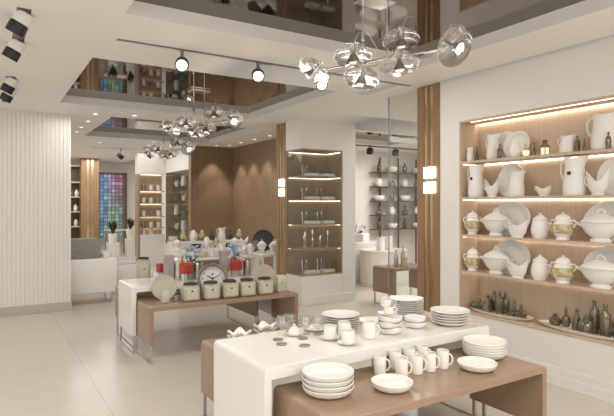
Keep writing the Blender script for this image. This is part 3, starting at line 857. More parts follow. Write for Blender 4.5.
def chandelier(label, loc):
    t = thing('chandelier', label, 'chandelier', loc)
    a = Vector((0.44, -1.02, 0)).normalized()      # run of the bar
    n = Vector((-a.y, a.x, 0))
    b = BM(); tube(b, [a*-.50, a*.54], .010, 10); obj('bar', b, 'chrome', t)
    b = BM(); tube(b, [a*-.38+n*.02+Vector((0, 0, -.03)), a*.44+n*.02+Vector((0, 0, -.03))], .005, 8); obj('bar', b, 'steel', t)
    b = BM(); box(b, -.13, .13, -.09, .09, .425, .449, 0.004, 1); obj('canopy', b, 'chrome', t)
    for s in (-1, 1):
        b = BM(); tube(b, [a*(s*.10)+Vector((0, 0, 0)), a*(s*.10)+Vector((0, 0, .43))], .005, 8); lathe(b, [(0, .17), (.015, .17), (.015, .23), (0, .23)], 14, mat=Matrix.Translation(a*(s*.10))); obj('suspension_rod', b, 'chrome', t)
    spec = [(-.545, 0, 0, (-.41, .485, -.6)), (-.112, -.13, .024, (.05, 0, -1)), (-.173, .11, -.083, (-.15, .1, -1)), (.249, -.12, -.088, (.02, -.12, -1)), (.153, .12, .155, (.12, 0, -1)), (.60, 0, 0, (.11, -.77, -.45))]
    for d, o, z, aim in spec:
        p = a*d + n*o + Vector((0, 0, z))
        q = a*max(-.5, min(.54, d*.9))
        b = BM(); tube(b, [q, q*.5+p*.5+Vector((0, 0, .02)), p+Vector((0, 0, .05))], .007, 8); obj('arm', b, 'chrome', t)
        head_mesh(t, p, aim, .140)
    for d, o, z in ((-.112, -.13, .024), (.153, .12, .155), (.52, .02, 0)):
        p = a*d+n*o+Vector((0, 0, z))
        b = BM(); tube(b, [p+Vector((0, 0, .08)), p+Vector((0, 0, .16))+a*.05, p+Vector((0, 0, .15))+a*.12, p-n*o*.9+a*.16+Vector((0, 0, .02))], .0026, 6)
        obj('wire', b, 'steel', t)
for l, y, x in (('nearest chandelier of clear glass lamps, below the front mirrored coffer', 3.02, 2.45), ('middle chandelier of clear glass lamps, below the second mirrored coffer', 6.64, 2.41), ('farthest chandelier of clear glass lamps, above the heaped dishes', 10.15, 3.03)):
    chandelier(l, (x, y, CEIL+.11-.45))

# ------------------------------------------------------------------ spotlights
def spot(label, loc, aim, r=.062, collar='black', stem=.09, group=None, power=0):
    # loc is the place on the ceiling; the drum hangs below it and looks along aim
    t = thing('spotlight', label, 'spotlight', loc, 0, group)
    b = BM(); box(b, -.012, .012, -.012, .012, -stem, 0.034); obj('stem', b, 'track' if collar == 'black' else 'steel', t)
    d = Vector(aim).normalized()
    q = d.to_track_quat('-Z', 'Y')
    mt = Matrix.Translation((0, 0, -stem-r*.6)) @ q.to_matrix().to_4x4()
    b = BM(); lathe(b, [(0, r*.55), (r*.85, r*.55), (r, r*.42), (r, -r*.75), (r*.86, -r*.75), (r*.80, -r*.45), (0, -r*.45)], 26, mat=mt); obj('drum', b, 'black', t)
    b = BM(); lathe(b, [(0, -r*.46), (r*.74, -r*.46), (r*.74, -r*.52), (0, -r*.56)], 22, mat=mt); obj('lens', b, 'lamp', t)
    if collar != 'black':
        b = BM(); lathe(b, [(0, r*1.9), (r*.80, r*1.9), (r*.98, r*1.75), (r*.98, r*.56), (0, r*.56)], 26, mat=mt); obj('white_collar', b, 'paint', t)
    if power:
        c = Vector(loc)+Vector((0, 0, -stem-r*.6))+d*r*.62
        light('SPOT', 'spot_beam', c, power, rot=q.to_euler(), size=.012, angle=80)
    return t
AIM = (-.30, -.72, -.50)
spot('black track spotlight left on the ceiling slot, above the middle tables', (1.52, 4.63, CEIL), AIM, power=16)
spot('black track spotlight right on the ceiling slot, above the middle tables', (2.286, 4.63, CEIL), AIM, power=16)
spot('black track spotlight on the ceiling slot, behind the nearest chandelier', (3.03, 4.63, CEIL), AIM, power=16)
for i, (y, l) in enumerate([(4.38, 'nearest black and white spotlight at the upper left ceiling channel'), (5.16, 'second black and white spotlight along the left ceiling channel'), (6.72, 'third black and white spotlight along the left ceiling channel'), (7.30, 'farthest black and white spotlight along the left ceiling channel')]):
    spot(l, ((0.20, 0.196, 0.215, 0.22)[i], y, CEIL), (-.40, .22, -.80), r=.066, collar='white', stem=.06)
spot('small black spotlight far back, near the colour-tiled screen', (2.9, 13.65, CEIL), (-.6, .3, -.7), r=.09, stem=.12)
spot('small black spotlight far back, right of the colour-tiled screen', (3.62, 13.65, CEIL), (-.6, .3, -.7), r=.09, stem=.06)
# recessed downlights
def downlight(loc, label, power=0, rot=(0, 0, 0), r=.036):
    t = thing('downlight', label, 'downlight', loc, 0, 'recessed downlights')
    b = BM(); lathe(b, [(r, 0.0), (r*1.25, -.001), (r*1.25, -.006), (r, -.006), (r, 0)], 22); obj('trim_ring', b, 'paint', t)
    b = BM(); lathe(b, [(0, -.004), (r*.99, -.004), (r*.99, -.002), (0, -.002)], 20); obj('lens', b, 'downlight', t)
    if power:
        light('SPOT', 'downlight_beam', (loc[0], loc[1], loc[2]-.03), power, rot=rot, size=.03, angle=75, blend=.5)
for i, (x, y) in enumerate([(1.45, 8.6), (2.0, 8.42), (2.75, 8.4), (3.5, 8.4)]):
    downlight((x, y, CEIL), 'downlight between the second and third coffers, %s from the left' % ORD[i], 0)
for i, (x, y) in enumerate([(1.47, 9.4), (1.48, 10.2), (1.50, 10.9)]):
    downlight((x, y, CEIL), 'downlight left of the third coffer, %s from the front' % ORD[i], 0)
for i, y in enumerate([8.75, 9.45, 10.15, 10.85, 11.5]):
    downlight((4.93, y, CEIL), 'downlight grazing the brown veneer wall, %s from the front' % ORD[i], 26)
for i, x in enumerate([3.2, 4.70]):
    downlight((x, 11.74, CEIL), 'downlight at the corner of the brown veneer, %s one' % ('left', 'right')[i], 22)
for i, (x, y) in enumerate([(2.2, 12.5), (3.3, 12.5)]):
    downlight((x, y, CEIL), 'downlight behind the third coffer, %s one' % ('left', 'right')[i], 0)

# ------------------------------------------------------------------ glass showcase in the pier
sc = thing('glass_showcase', 'tall glass showcase with lit shelves on a white base beside the wood column', 'showcase', (4.36, 7.25, 0))
w, d = .818, .50
b = BM(); box(b, 0, w, 0, d, 0, .473, .004, 1); obj('base', b, 'paint', sc)
b = BM(); box(b, -.004, w+.27, -.02, 0, 0, .14, .003, 1); obj('plinth', b, 'paint', sc)
b = BM(); box(b, 0, w, 0, d, .473, .495, .003, 1); obj('floor_board', b, 'cabinet_back', sc)
b = BM(); box(b, .0, w, d-.02, d, .495, 2.535); obj('back_panel', b, 'cabinet_back', sc)
b = BM(); box(b, w-.02, w, 0.01, d-.02, .495, 2.535); obj('side_panel', b, 'cabinet_back', sc)
b = BM(); box(b, 0, w, 0, d, 2.535, 2.56); obj('top_panel', b, 'cabinet_back', sc)
b = BM(); box(b, .004, .010, .012, d-.02, .495, 2.535); obj('side_pane', b, 'partition', sc)
b = BM(); box(b, .01, w-.02, .004, .010, .495, 2.535); obj('front_pane', b, 'partition', sc)
for i in range(4):
    b = BM(); box(b, .012, w-.022, .016, d-.022, SH[i]-.018, SH[i]); s = obj('shelf', b, 'cabinet_back', sc)
    b = BM(); box(b, .03, w-.04, d-.046, d-.034, SH[i]-.026, SH[i]-.018); obj('led_strip', b, 'led_case', s)
    b = BM(); box(b, w-.036, w-.024, .04, d-.04, SH[i]-.026, SH[i]-.018); obj('led_strip', b, 'led_case', s)
b = BM(); box(b, .03, w-.04, d-.046, d-.034, 2.527, 2.535); obj('led_strip', b, 'led_case', sc)
b = BM(); box(b, w-.036, w-.024, .04, d-.04, 2.527, 2.535); obj('led_strip', b, 'led_case', sc)
LV = ['top', 'second', 'third', 'fourth', 'bottom']
def stand(loc, label):
    t = thing('plate_stand', label, 'stand', loc, 0, 'wire stands in the showcase')
    b = BM()
    for s in (-.045, .045):
        tube(b, [(s, -.05, .004), (s, .0, .004), (s, .02, .20)], .006, 6)
        tube(b, [(s, -.05, .004), (s, -.055, .03)], .006, 6)
    tube(b, [(-.045, .012, .09), (.045, .012, .09)], .006, 6)
    obj('frame', b, 'chrome', t)
    b = BM(); lathe(b, [(0, 0), (.04, .0), (.058, .007), (.055, .010), (.04, .006), (0, .006)], 24, mat=Matrix.Translation((0, -.010, .105))  @ Matrix.Rotation(PI/2-.13, 4, 'X')); obj('dish', b, 'pewter', t)
def linen(loc, label, mat='porcelain'):
    t = thing('folded_napkins', label, 'napkins', loc, 0, 'napkin piles in the showcase')
    for j in range(2):
        b = BM(); box(b, -.125+.012*j, .125-.012*j, -.07, .07, .0255*j, .0255*j+.025, .01, 2); obj('napkin', b, mat, t)
for i in (0, 1, 2, 4):
    z = SH[i]+.0006 if i < 4 else SH[4]+.0006
    if i in (0, 1, 2):
        zz = SH[i]+.0006
    zz = z
    for j, xo in enumerate((.29, .60)):
        side = ('left', 'right')[j]
        linen((4.36+xo, 7.39, zz), '%s folded white pile on the %s shelf of the showcase' % (side, LV[i]), 'porcelain' if j else 'matte_china')
        stand((4.36+xo, 7.62, zz), '%s wire stand on the %s shelf of the showcase' % (side, LV[i]))
def candlestick(loc, h, label, mat='brass'):
    t = thing('candlestick', label, 'candlestick', loc, 0, 'candlesticks in the showcase')
    b = BM(); lathe(b, [(0, 0), (.035, 0), (.03, .008), (.008, .02), (.006, h*.5), (.01, h*.55), (.006, h*.6), (.006, h*.92), (.016, h*.95), (.016, h*.97), (0, h*.97)], 16); obj('stem', b, mat, t)
    b = BM(); lathe(b, [(0, h*.97), (.010, h*.97), (.010, h*1.3), (0, h*1.31)], 12); obj('candle', b, 'candle', t)
for i, (xo, yo, h) in enumerate([(.19, .2, .20), (.25, .33, .15), (.34, .2, .12), (.42, .33, .22), (.50, .2, .15), (.57, .33, .12), (.66, .22, .21)]):
    candlestick((4.36+xo, 7.25+yo, SH[3]+.0006), h, '%s candlestick from the left on the fourth showcase shelf' % ORD[i], 'brass' if i % 3 != 1 else 'steel')

# ------------------------------------------------------------------ middle group : sage canisters and what stands around
def emblem(b, x, y, z, s):
    lathe(b, [(0, 0), (s, 0), (s*.6, .0015), (0, .0015)], 8, mat=Matrix.Translation((x, y, z)) @ Matrix.Rotation(PI/2, 4, 'X'), fn=None)
def canister(label, loc, rz, w=.185, h=.165, group='square sage canisters on the tan table', name='storage_canister', double=False):
    t = thing(name, label, 'canister', loc, rz, group)
    b = BM(); box(b, -w/2, w/2, -w*.42, w*.42, 0, h, .028, 3)
    lathe(b, [(0, h-.004), (w*.36, h-.004), (w*.36, h+.012), (0, h+.012)], 26); obj('body', b, 'sage', t)
    b = BM(); lathe(b, [(0, h+.012), (w*.40, h+.012), (w*.42, h+.02), (w*.41, h+.030), (w*.30, h+.030), (w*.28, h+.036), (0, h+.038)], 26); obj('lid', b, 'lid', t)['label'] = 'dark round wooden lid'
    b = BM(); box(b, -w*.30, w*.30, -w*.42-.0015, -w*.42+.001, h*.16, h*.86); lbl = obj('label_panel', b, 'sage_label', t)
    b = BM(); emblem(b, 0, -w*.42-.0016, h*.68, w*.055)
    for k in range(4):
        lathe(b, [(0, 0), (w*.022, 0), (w*.018, .0012), (0, .0012)], 8, mat=Matrix.Translation((w*.055*math.cos(k*PI/2), -w*.42-.0016, h*.68+w*.055*math.sin(k*PI/2))) @ Matrix.Rotation(PI/2, 4, 'X'))
    obj('emblem', b, 'lid', lbl)
    b = BM(); box(b, -w*.16, w*.16, -w*.42-.0025, -w*.42-.001, h*.42, h*.445); box(b, -w*.11, w*.11, -w*.42-.0025, -w*.42-.001, h*.34, h*.36); obj('rule_lines', b, 'sage', lbl)
    return t
cl = ['leftmost', 'second from left', 'middle', 'fourth from left', 'rightmost']
for i, (x, y) in enumerate([(1.925, 5.58), (2.155, 5.56), (2.378, 5.55), (2.59, 5.54), (2.815, 5.53)]):
    canister('%s of five square sage canisters with dark lids' % cl[i], (x, y, ZB+.0006), -.06)
canister('tall sage canister with dark lid alone behind the white table end', (1.735, 6.84, ZB+.0006), -.1, w=.165, h=.345, group=None, name='tall_canister')
def round_plate(label, loc, r, rz, lean=.2, mat='sage'):
    b = BM()
    lathe(b, [(0, 0), (r*.6, 0), (r*.66, .005), (r*.98, .014), (r, .017), (r*.98, .019), (r*.66, .010), (0, .007)], 40)
    bmesh.ops.transform(b, matrix=Matrix.Rotation(rz, 4, 'Z') @ Matrix.Rotation(PI/2-lean, 4, 'X'), verts=b.verts)
    zmin = min(v.co.z for v in b.verts)
    bmesh.ops.translate(b, verts=b.verts, vec=(0, 0, -zmin))
    return tag(obj('display_plate', b, mat), label, 'plate', None, loc)
round_plate('round sage plate standing upright left of the canisters', (1.70, 5.80, ZB+.0006), .138, -.25, .18)
round_plate('round sage plate leaning behind the rightmost canister', (2.93, 5.77, ZB+.0006), .165, .15, .22)
t = thing('soap_dispenser', 'small sage pump bottle in front of the left sage plate', 'dispenser', (1.652, 5.60, ZB+.0006))
b = BM(); box(b, -.042, .042, -.035, .035, 0, .125, .012, 2); obj('body', b, 'sage_label', t)
b = BM(); lathe(b, [(0, .125), (.014, .125), (.014, .15), (.006, .152), (.006, .165), (0, .165)], 14); tube(b, [(0, 0, .163), (0, -.045, .16)], .006, 8); obj('pump', b, 'sage_label', t)
single('glass_cup', [(0, 0), (.028, 0), (.036, .06), (.034, .06), (.026, .006), (0, .006)], 'crystal', (1.775, 5.61, ZB+.0006), 'little clear glass cup beside the left sage canister', 'glass')
t = thing('tissue_box', 'tall pale sage box at the right end of the canister row', 'box', (3.07, 5.60, ZB+.0006), -.06)
b = BM(); box(b, -.058, .058, -.05, .05, 0, .195, .008, 2); obj('body', b, 'sage_label', t)
b = BM(); box(b, -.016, .016, -.0525, -.0495, .085, .125, 0.0); emblem(b, 0, -.051, .14, .010); obj('emblem', b, 'sage', t)

# clock
t = thing('table_clock', 'round grey-rimmed clock with white face behind the canisters', 'clock', (2.27, 5.80, ZB+.0006), -.38)
R = .178
mt = Matrix.Translation((0, 0, R+.012)) @ Matrix.Rotation(PI/2-.06, 4, 'X')
b = BM(); lathe(b, [(R*.80, .02), (R*.84, .034), (R*.93, .038), (R, .026), (R, -.02), (0, -.02), (0, -.012), (R*.80, -.012), (R*.80, .02)], 48, mat=mt); obj('rim', b, 'pewter', t)
b = BM(); lathe(b, [(0, -.010), (R*.80, -.010), (R*.80, -.004), (0, -.004)], 48, mat=mt); fc = obj('face', b, 'clock_face', t)
def text_bm(s, size):
    cu = bpy.data.curves.new('numeral', 'FONT')
    cu.body = s; cu.size = size; cu.align_x = 'CENTER'; cu.align_y = 'CENTER'; cu.extrude = .0006
    ob = bpy.data.objects.new('numeral', cu)
    C.objects.link(ob)
    dg = bpy.context.evaluated_depsgraph_get()
    me = bpy.data.meshes.new_from_object(ob.evaluated_get(dg))
    bm = BM(); bm.from_mesh(me)
    bpy.data.objects.remove(ob); bpy.data.curves.remove(cu); bpy.data.meshes.remove(me)
    return bm
for hnum in range(1, 13):
    b = text_bm(str(hnum), R*.20)
    an = PI/2-hnum*PI/6
    bmesh.ops.transform(b, matrix=mt @ Matrix.Translation((R*.64*math.cos(an), R*.64*math.sin(an), -.003)), verts=b.verts)
    obj('numeral', b, 'lid', fc)
for an, ln, wd in ((math.radians(150), .40, .010), (math.radians(25), .58, .007)):
    b = BM(); box(b, -R*.08, R*ln, -wd/2, wd/2, 0, .002); bmesh.ops.transform(b, matrix=mt @ Matrix.Rotation(an, 4, 'Z'), verts=b.verts); obj('clock_hand', b, 'black', fc)
b = BM(); lathe(b, [(0, .001), (.012, .001), (.01, .006), (0, .006)], 14, mat=mt); obj('pivot', b, 'black', fc)
b = BM(); emblem(b, 0, 0, 0, .016); bmesh.ops.transform(b, matrix=mt @ Matrix.Translation((0, R*.28, -.003)) @ Matrix.Rotation(-PI/2, 4, 'X'), verts=b.verts); obj('emblem', b, 'pewter', fc)
b = BM(); box(b, -.07, -.03, -.03, .04, 0, .05, .004, 1); box(b, .03, .07, -.03, .04, 0, .05, .004, 1); obj('foot', b, 'pewter', t)

# on the white middle table
def flower_pot(label, loc, h=.20, r=.078, seed=1):
    t = thing('flower_pot', label, 'flower pot', loc)
    rn = random.Random(seed)
    b = BM(); lathe(b, [(0, 0), (r*.72, 0), (r*.8, .01), (r*.98, h*.9), (r, h), (r*.93, h), (r*.9, h*.9), (0, h*.85)], 26); obj('pot', b, 'steel', t)
    b = BM()
    for i in range(9):
        an = rn.uniform(0, 2*PI); s = rn.uniform(.3, 1)*r*1.1
        tube(b, [(0, 0, h*.85), (s*.6*math.cos(an), s*.6*math.sin(an), h*1.1), (s*math.cos(an), s*math.sin(an), h*1.35)], .003, 5)
    for i in range(12):
        an = rn.uniform(0, 2*PI); s = rn.uniform(.3, 1)*r*1.1
        p = Vector((s*math.cos(an), s*math.sin(an), h*.98+rn.uniform(0, .03)))
        d = Vector((math.cos(an), math.sin(an), .7)).normalized()*.05
        n = d.cross(Vector((0, 0, 1))).normalized()*.014
        vs = [b.verts.new(q) for q in (p, p+d*.5+n, p+d, p+d*.5-n)]; b.faces.new(vs)
    obj('stems', b, 'leaf', t)
    for i in range(26):
        an = rn.uniform(0, 2*PI); s = rn.uniform(0, 1)**.6*r*1.25
        b = BM()
        c = Vector((s*math.cos(an), s*math.sin(an), h*1.32+rn.uniform(-.03, .10)))
        for pth in range(5):
            a2 = pth*2*PI/5+an
            d = Vector((math.cos(a2), math.sin(a2), 1.1))*.030
            n = Vector((-math.sin(a2), math.cos(a2), 0))*.013
            vs = [b.verts.new(q) for q in (c, c+d*.6+n, c+d, c+d*.6-n)]; b.faces.new(vs)
            vs = [b.verts.new(q-Vector((0, 0, .003))) for q in (c, c+d*.6-n, c+d, c+d*.6+n)]; b.faces.new(vs)
        obj('blossom', b, 'blue', t)
flower_pot('pot of blue flowers behind the leftmost canister', (2.24, 6.42, ZW+.0006), seed=3)
flower_pot('pot of blue flowers behind the fourth canister', (2.83, 6.44, ZW+.0006), seed=8)
def red_tin(label, loc):
    t = thing('red_canister', label, 'canister', loc)
    b = BM(); lathe(b, [(0, 0), (.062, 0), (.066, .004), (.066, .085), (0, .085)], 28); obj('base', b, 'steel', t)['label'] = 'metal lower half'
    b = BM(); lathe(b, [(0, .085), (.078, .085), (.080, .09), (.080, .195), (.076, .20), (.06, .20), (.058, .19), (0, .19)], 28); obj('upper_body', b, 'red', t)['label'] = 'red upper half'
red_tin('red and metal round canister behind the leftmost sage canister', (2.065, 6.14, ZW+.0006))
red_tin('red and metal round canister right of the clock', (2.72, 6.14, ZW+.0006))
def steel_tin(label, loc):
    t = thing('steel_canister', label, 'canister', loc)
    b = BM(); lathe(b, [(0, 0), (.060, 0), (.064, .004), (.064, .185), (0, .185)], 26); obj('body', b, 'steel', t)
    b = BM(); lathe(b, [(0, .185), (.066, .185), (.066, .207), (.06, .212), (0, .212)], 26); obj('lid', b, 'chrome', t)
steel_tin('plain steel canister left of the clock', (2.225, 6.16, ZW+.0006))
steel_tin('plain steel canister behind the fourth sage canister', (2.885, 6.14, ZW+.0006))
def lilac_box(label, loc, h):
    t = thing('gift_box', label, 'box', loc, .1)
    b = BM(); box(b, -.05, .05, -.04, .04, 0, h*.84, .003, 1); obj('box_body', b, 'lilac', t)
    b = BM(); box(b, -.053, .053, -.043, .043, h*.84, h, .003, 1); obj('box_lid', b, 'lilac', t)
lilac_box('tall grey-lilac box above the left sage plate', (1.915, 6.33, ZW+.0006), .29)
lilac_box('tall grey-lilac box standing behind the clock', (2.66, 6.40, ZW+.0006), .31)
mug_thing('red_mug', 'red mug on the white block near the tall sage canister', 'mug', (1.885, 6.62, .79), -.3, .045, .105, 'red')
t = thing('display_block', 'white block under the red mug', 'block', (1.885, 6.66, ZB+.0006))
b = BM(); box(b, -.075, .075, -.055, .075, 0, .20, .005, 2); obj('block', b, 'lacquer', t)
bottle('squat', 'small amber jar beside the white block', (1.89, 6.84, ZB+.0006), .14, .03, mat='amber', name='amber_jar')
bottle('tall', 'amber oil bottle with dark stopper behind the left red canister', (2.11, 6.42, ZW+.0006), .28, .040, mat='amber', name='oil_bottle')
bottle('tall', 'dark tall oil bottle beside the left lilac box', (2.00, 6.44, ZW+.0006), .29, .032, name='oil_bottle')
single('wavy_dish', bowl_prof(.11, .075), 'sage_label', (1.985, 5.78, ZB+.0006), 'pale wavy dish behind the first two canisters', 'dish', fn=tri)
single('wavy_dish', bowl_prof(.11, .085), 'sage', (2.58, 5.80, ZB+.0006), 'sage wavy dish behind the middle canisters', 'dish', fn=tri)
t = thing('herb_tray', 'low black tray of dark herbs behind the clock', 'tray', (2.46, 6.40, ZW+.0006))
b = BM(); lathe(b, [(0, 0), (.13, 0), (.14, .03), (.13, .03), (.12, .008), (0, .008)], 28, sy=.5); obj('tray', b, 'black', t)
b = BM()
rn = random.Random(5)
for i in range(60):
    an = rn.uniform(0, 2*PI); s = rn.random()**.5
    p = Vector((.11*s*math.cos(an), .05*s*math.sin(an), .012))
    d = Vector((rn.uniform(-.02, .02), rn.uniform(-.02, .02), rn.uniform(.04, .075)))
    n = Vector((math.cos(an*3), math.sin(an*3), 0))*.009
    vs = [b.verts.new(q) for q in (p, p+d*.55+n, p+d, p+d*.55-n)]; b.faces.new(vs)
obj('herbs', b, 'leaf', t)

# ------------------------------------------------------------------ far table by the veneer wall : heaps of white dishes
t = thing('display_riser', 'white two-step riser on the far white table', 'riser', (2.78, 8.9, ZW+.0006))
b = BM(); box(b, 0, 1.40, 0.0, .40, 0, .13, .005, 1); obj('lower_step', b, 'lacquer', t)
b = BM(); box(b, 0, 1.40, .20, .40, .13, .25, .005, 1); obj('upper_step', b, 'lacquer', t)
table('white table far right beneath the brown veneer wall, with dark plates', 4.30, 5.0, 8.55, 9.35, ZW, 'lacquer')
lv = [(8.70, ZW, 'front row of the far white table'), (8.99, ZW+.13, 'lower step of the far riser'), (9.20, ZW+.25, 'upper step of the far riser')]
rows = [['boat', 'jar', 'bowl', 'boat', 'pitcher', 'tureen', 'boat', 'jar'],
        ['tureen', 'bowl', 'black', 'jar', 'pine', 'black', 'tureen', 'boat'],
        ['bowl', 'pine', 'jar', 'pine', 'green', 'pitcher', 'green', 'pine']]
for li, (y, z, where) in enumerate(lv):
    n = 8
    for i in range(n):
        x = 2.86+1.28*i/(n-1)
        k = rows[li][i]
        loc = (x, y + .02*((i*5+li) % 3-1), z+.0012)
        pos = '%s from left in the %s' % (ORD[i], where) if li == 0 else '%s from left on the %s' % (ORD[i], where)
        if k == 'jar': lidded_jar('white lidded jar, '+pos, loc, 0, .21, .068)
        elif k == 'boat': sauceboat('sauce_boat', 'white sauce boat, '+pos, loc, .3, .19, .16)
        elif k == 'pitcher': pitcher('pitcher', 'white pitcher, '+pos, loc, 0, .22, .07)
        elif k == 'bowl': single('deep_bowl', bowl_prof(.08, .09), 'sage_label', loc, 'cream deep bowl, '+pos, 'bowl')
        elif k == 'black': single('deep_bowl', bowl_prof(.085, .07), 'black', loc, 'black bowl, '+pos, 'bowl')
        elif k == 'green': bottle('round', 'green glass bottle, '+pos, loc, .22, .055, mat='leaf', name='green_bottle')
        elif k == 'tureen': tureen('white tureen, '+pos, loc, 0, .20, .19)
        else:
            t = thing('tree_ornament', 'gold tree ornament, '+pos, 'ornament', loc)
            b = BM(); lathe(b, [(0, 0), (.05, 0), (.035, .015), (.012, .03), (.012, .05), (0, .05)], 16); obj('base', b, 'pewter', t)
            b = BM(); lathe(b, [(0, .05), (.065, .055), (.05, .10), (.055, .105), (.036, .15), (.04, .155), (.012, .20), (0, .21)], 18); obj('tree', b, 'gold', t)
for i, (x, y) in enumerate([(4.45, 8.85), (4.72, 8.80), (4.60, 8.66)]):
    tureen('white tureen on the far right table, %s one' % ('left', 'right', 'front')[i], (x, y, ZW+.0012), .2, .25, .26)
round_plate('large dark round plate standing by the veneer wall', (4.66, 9.20, ZW+.0006), .21, -.5, .15, 'black')
round_plate('small dark plate standing left of the large dark plate', (4.42, 9.16, ZW+.0006), .13, -.5, .15, 'bronze_glass')
for i, (x, y, h) in enumerate([(4.86, 8.98, .34), (4.92, 9.10, .42)]):
    bottle('tall', 'dark green tall vase beside the large dark plate, %s one' % ('front', 'rear')[i], (x, y, ZW+.0006), h, .045, mat='leaf', name='tall_vase')

# ------------------------------------------------------------------ white counters at the left
t = thing('display_counter', 'long white counter on metal legs beside the ribbed wall, grey cube on it', 'counter', (0.6, 9.2, 0))
b = BM(); box(b, 0, 1.30, 0, .70, .175, .74, .02, 3); obj('body', b, 'lacquer', t)
for x in (.08, 1.22):
    b = BM()
    for y in (.06, .64): box(b, x-.012, x+.012, y-.012, y+.012, 0, .177)
    box(b, x-.012, x+.012, .06, .64, 0, .014); obj('sled_leg', b, 'steel', t)
t = thing('upholstered_cube', 'grey block on the white counter beside the ribbed wall', 'block', (1.18, 9.36, .7406))
b = BM(); box(b, 0, .48, 0, .40, 0, .325, .015, 3); obj('body', b, 'greystone', t)
def white_cup(loc, label): single('small_bowl', bowl_prof(.07, .10), 'porcelain', loc, label, 'bowl')
white_cup((1.76, 9.32, .7406), 'small white bowl at the right end of the counter with grey cube')
white_cup((1.75, 9.58, .7406), 'small white bowl behind, next to the grey cube')
single('flat_dish', plate_prof(.11, .03), 'porcelain', (1.765, 9.75, .7406), 'flat white dish at the rear end of the counter', 'dish')
t = thing('display_plinth', 'low white plinth with a square white basin, right of the counter', 'plinth', (2.02, 9.75, 0))
b = BM(); box(b, 0, .46, 0, .45, 0, .56, .012, 2); obj('body', b, 'lacquer', t)
t = thing('square_basin', 'square white basin on the low white plinth', 'basin', (2.20, 9.95, .5606))
b = BM(); box(b, -.16, .16, -.13, .13, 0, .10, .02, 2); box(b, -.17, .17, -.14, .14, .095, .12, .01, 1); obj('body', b, 'porcelain', t)

# ------------------------------------------------------------------ far back
t = thing('colour_screen', 'tall screen of many coloured tiles on the back wall', 'screen', (2.95, 18.0, 0))
b = BM(); box(b, .08, 1.0, .10, .14, .55, 2.64); obj('display', b, 'screen', t)
b = BM(); box(b, 0.0, .08, .08, .2, 0, 2.70); box(b, 1.0, 1.10, .08, .2, 0, 2.70); box(b, .08, 1.0, .08, .2, 2.64, 2.70); obj('frame', b, 'dark_shelf', t)
t = thing('bar_table', 'narrow high table with a wooden top before the colour screen', 'table', (2.95, 15.8, 0))
b = BM(); box(b, 0, 1.25, 0, .35, .87, .91, .004, 1); obj('top', b, 'wood_niche', t)
for x in (.05, 1.20):
    b = BM(); box(b, x-.02, x+.02, .05, .30, 0, .87); obj('leg', b, 'steel', t)
for i, x in enumerate([3.45, 3.76, 4.06]):
    t = thing('white_plinth', 'white plinth before the colour screen, %s of three' % ('left', 'middle', 'right')[i], 'plinth', (x, 15.0, 0))
    b = BM(); box(b, -.13, .13, -.13, .13, 0, .70-.05*(i % 2), .004, 1); obj('body', b, 'lacquer', t)
t = thing('display_block', 'white block under a plant near the distant column', 'block', (2.98, 15.0, 0))
b = BM(); box(b, -.15, .15, -.15, .15, 0, .60, .004, 1); obj('body', b, 'lacquer', t)
def plant(label, loc, h, seed, pot=True, n=34):
    t = thing('potted_plant', label, 'plant', loc)
    rn = random.Random(seed)
    b = BM(); lathe(b, [(0, 0), (.10, 0), (.13, .24), (.12, .24), (.11, .21), (0, .21)], 22); obj('pot', b, 'lacquer', t)
    b = BM()
    for i in range(n):
        an = rn.uniform(0, 2*PI); ln = h*rn.uniform(.5, 1); sp = rn.uniform(.12, .42)*h
        p0 = Vector((0, 0, .21)); p1 = Vector((sp*.4*math.cos(an), sp*.4*math.sin(an), .21+ln*.6)); p2 = Vector((sp*math.cos(an), sp*math.sin(an), .21+ln))
        nrm = Vector((-math.sin(an), math.cos(an), 0))*.022
        vs = [b.verts.new(q) for q in (p0, p1+nrm, p2, p1-nrm)]; b.faces.new(vs)
        for k in range(3):
            q0 = p1.lerp(p2, k/3.0); dv = Vector((rn.uniform(-.1, .1), rn.uniform(-.1, .1), rn.uniform(-.02, .1)))
            m2 = dv.cross(Vector((0, 0, 1))).normalized()*.025
            vs = [b.verts.new(q) for q in (q0, q0+dv*.5+m2, q0+dv, q0+dv*.5-m2)]; b.faces.new(vs)
    obj('foliage', b, 'leaf', t)
plant('leafy potted plant on a tall block near the distant column', (2.98, 15.0, .6006), .42, 2)
plant('leafy potted plant on the left plinth before the colour screen', (3.45, 15.0, .7006), .38, 4)
t = thing('wall_shelving', 'dark shelving with warm lit items left of the distant column', 'shelf unit', (1.55, 17.2, 0))
b = BM(); box(b, 0, .95, .30, .34, 0, 2.85); obj('back_panel', b, 'dark_shelf', t)
for z in (.5, .95, 1.4, 1.85, 2.3, 2.8):
    b = BM(); box(b, 0, .95, 0, .30, z, z+.04); obj('shelf', b, 'wood_niche', t)
for i, (x, z) in enumerate([(2.2, .94+.0), (2.36, .94), (2.2, 1.44), (2.35, 1.44), (2.25, 1.89), (2.38, 1.89)]):
    zz = {.94: .9906, 1.44: 1.4406, 1.89: 1.8906}[z]
    lidded_jar('jar on the dark far-left shelving, %s one' % ORD[i], (x, 17.34, zz), 0, .22, .06) if i % 2 else bottle('round', 'bottle on the dark far-left shelving, %s one' % ORD[i], (x, 17.34, zz), .24, .05)

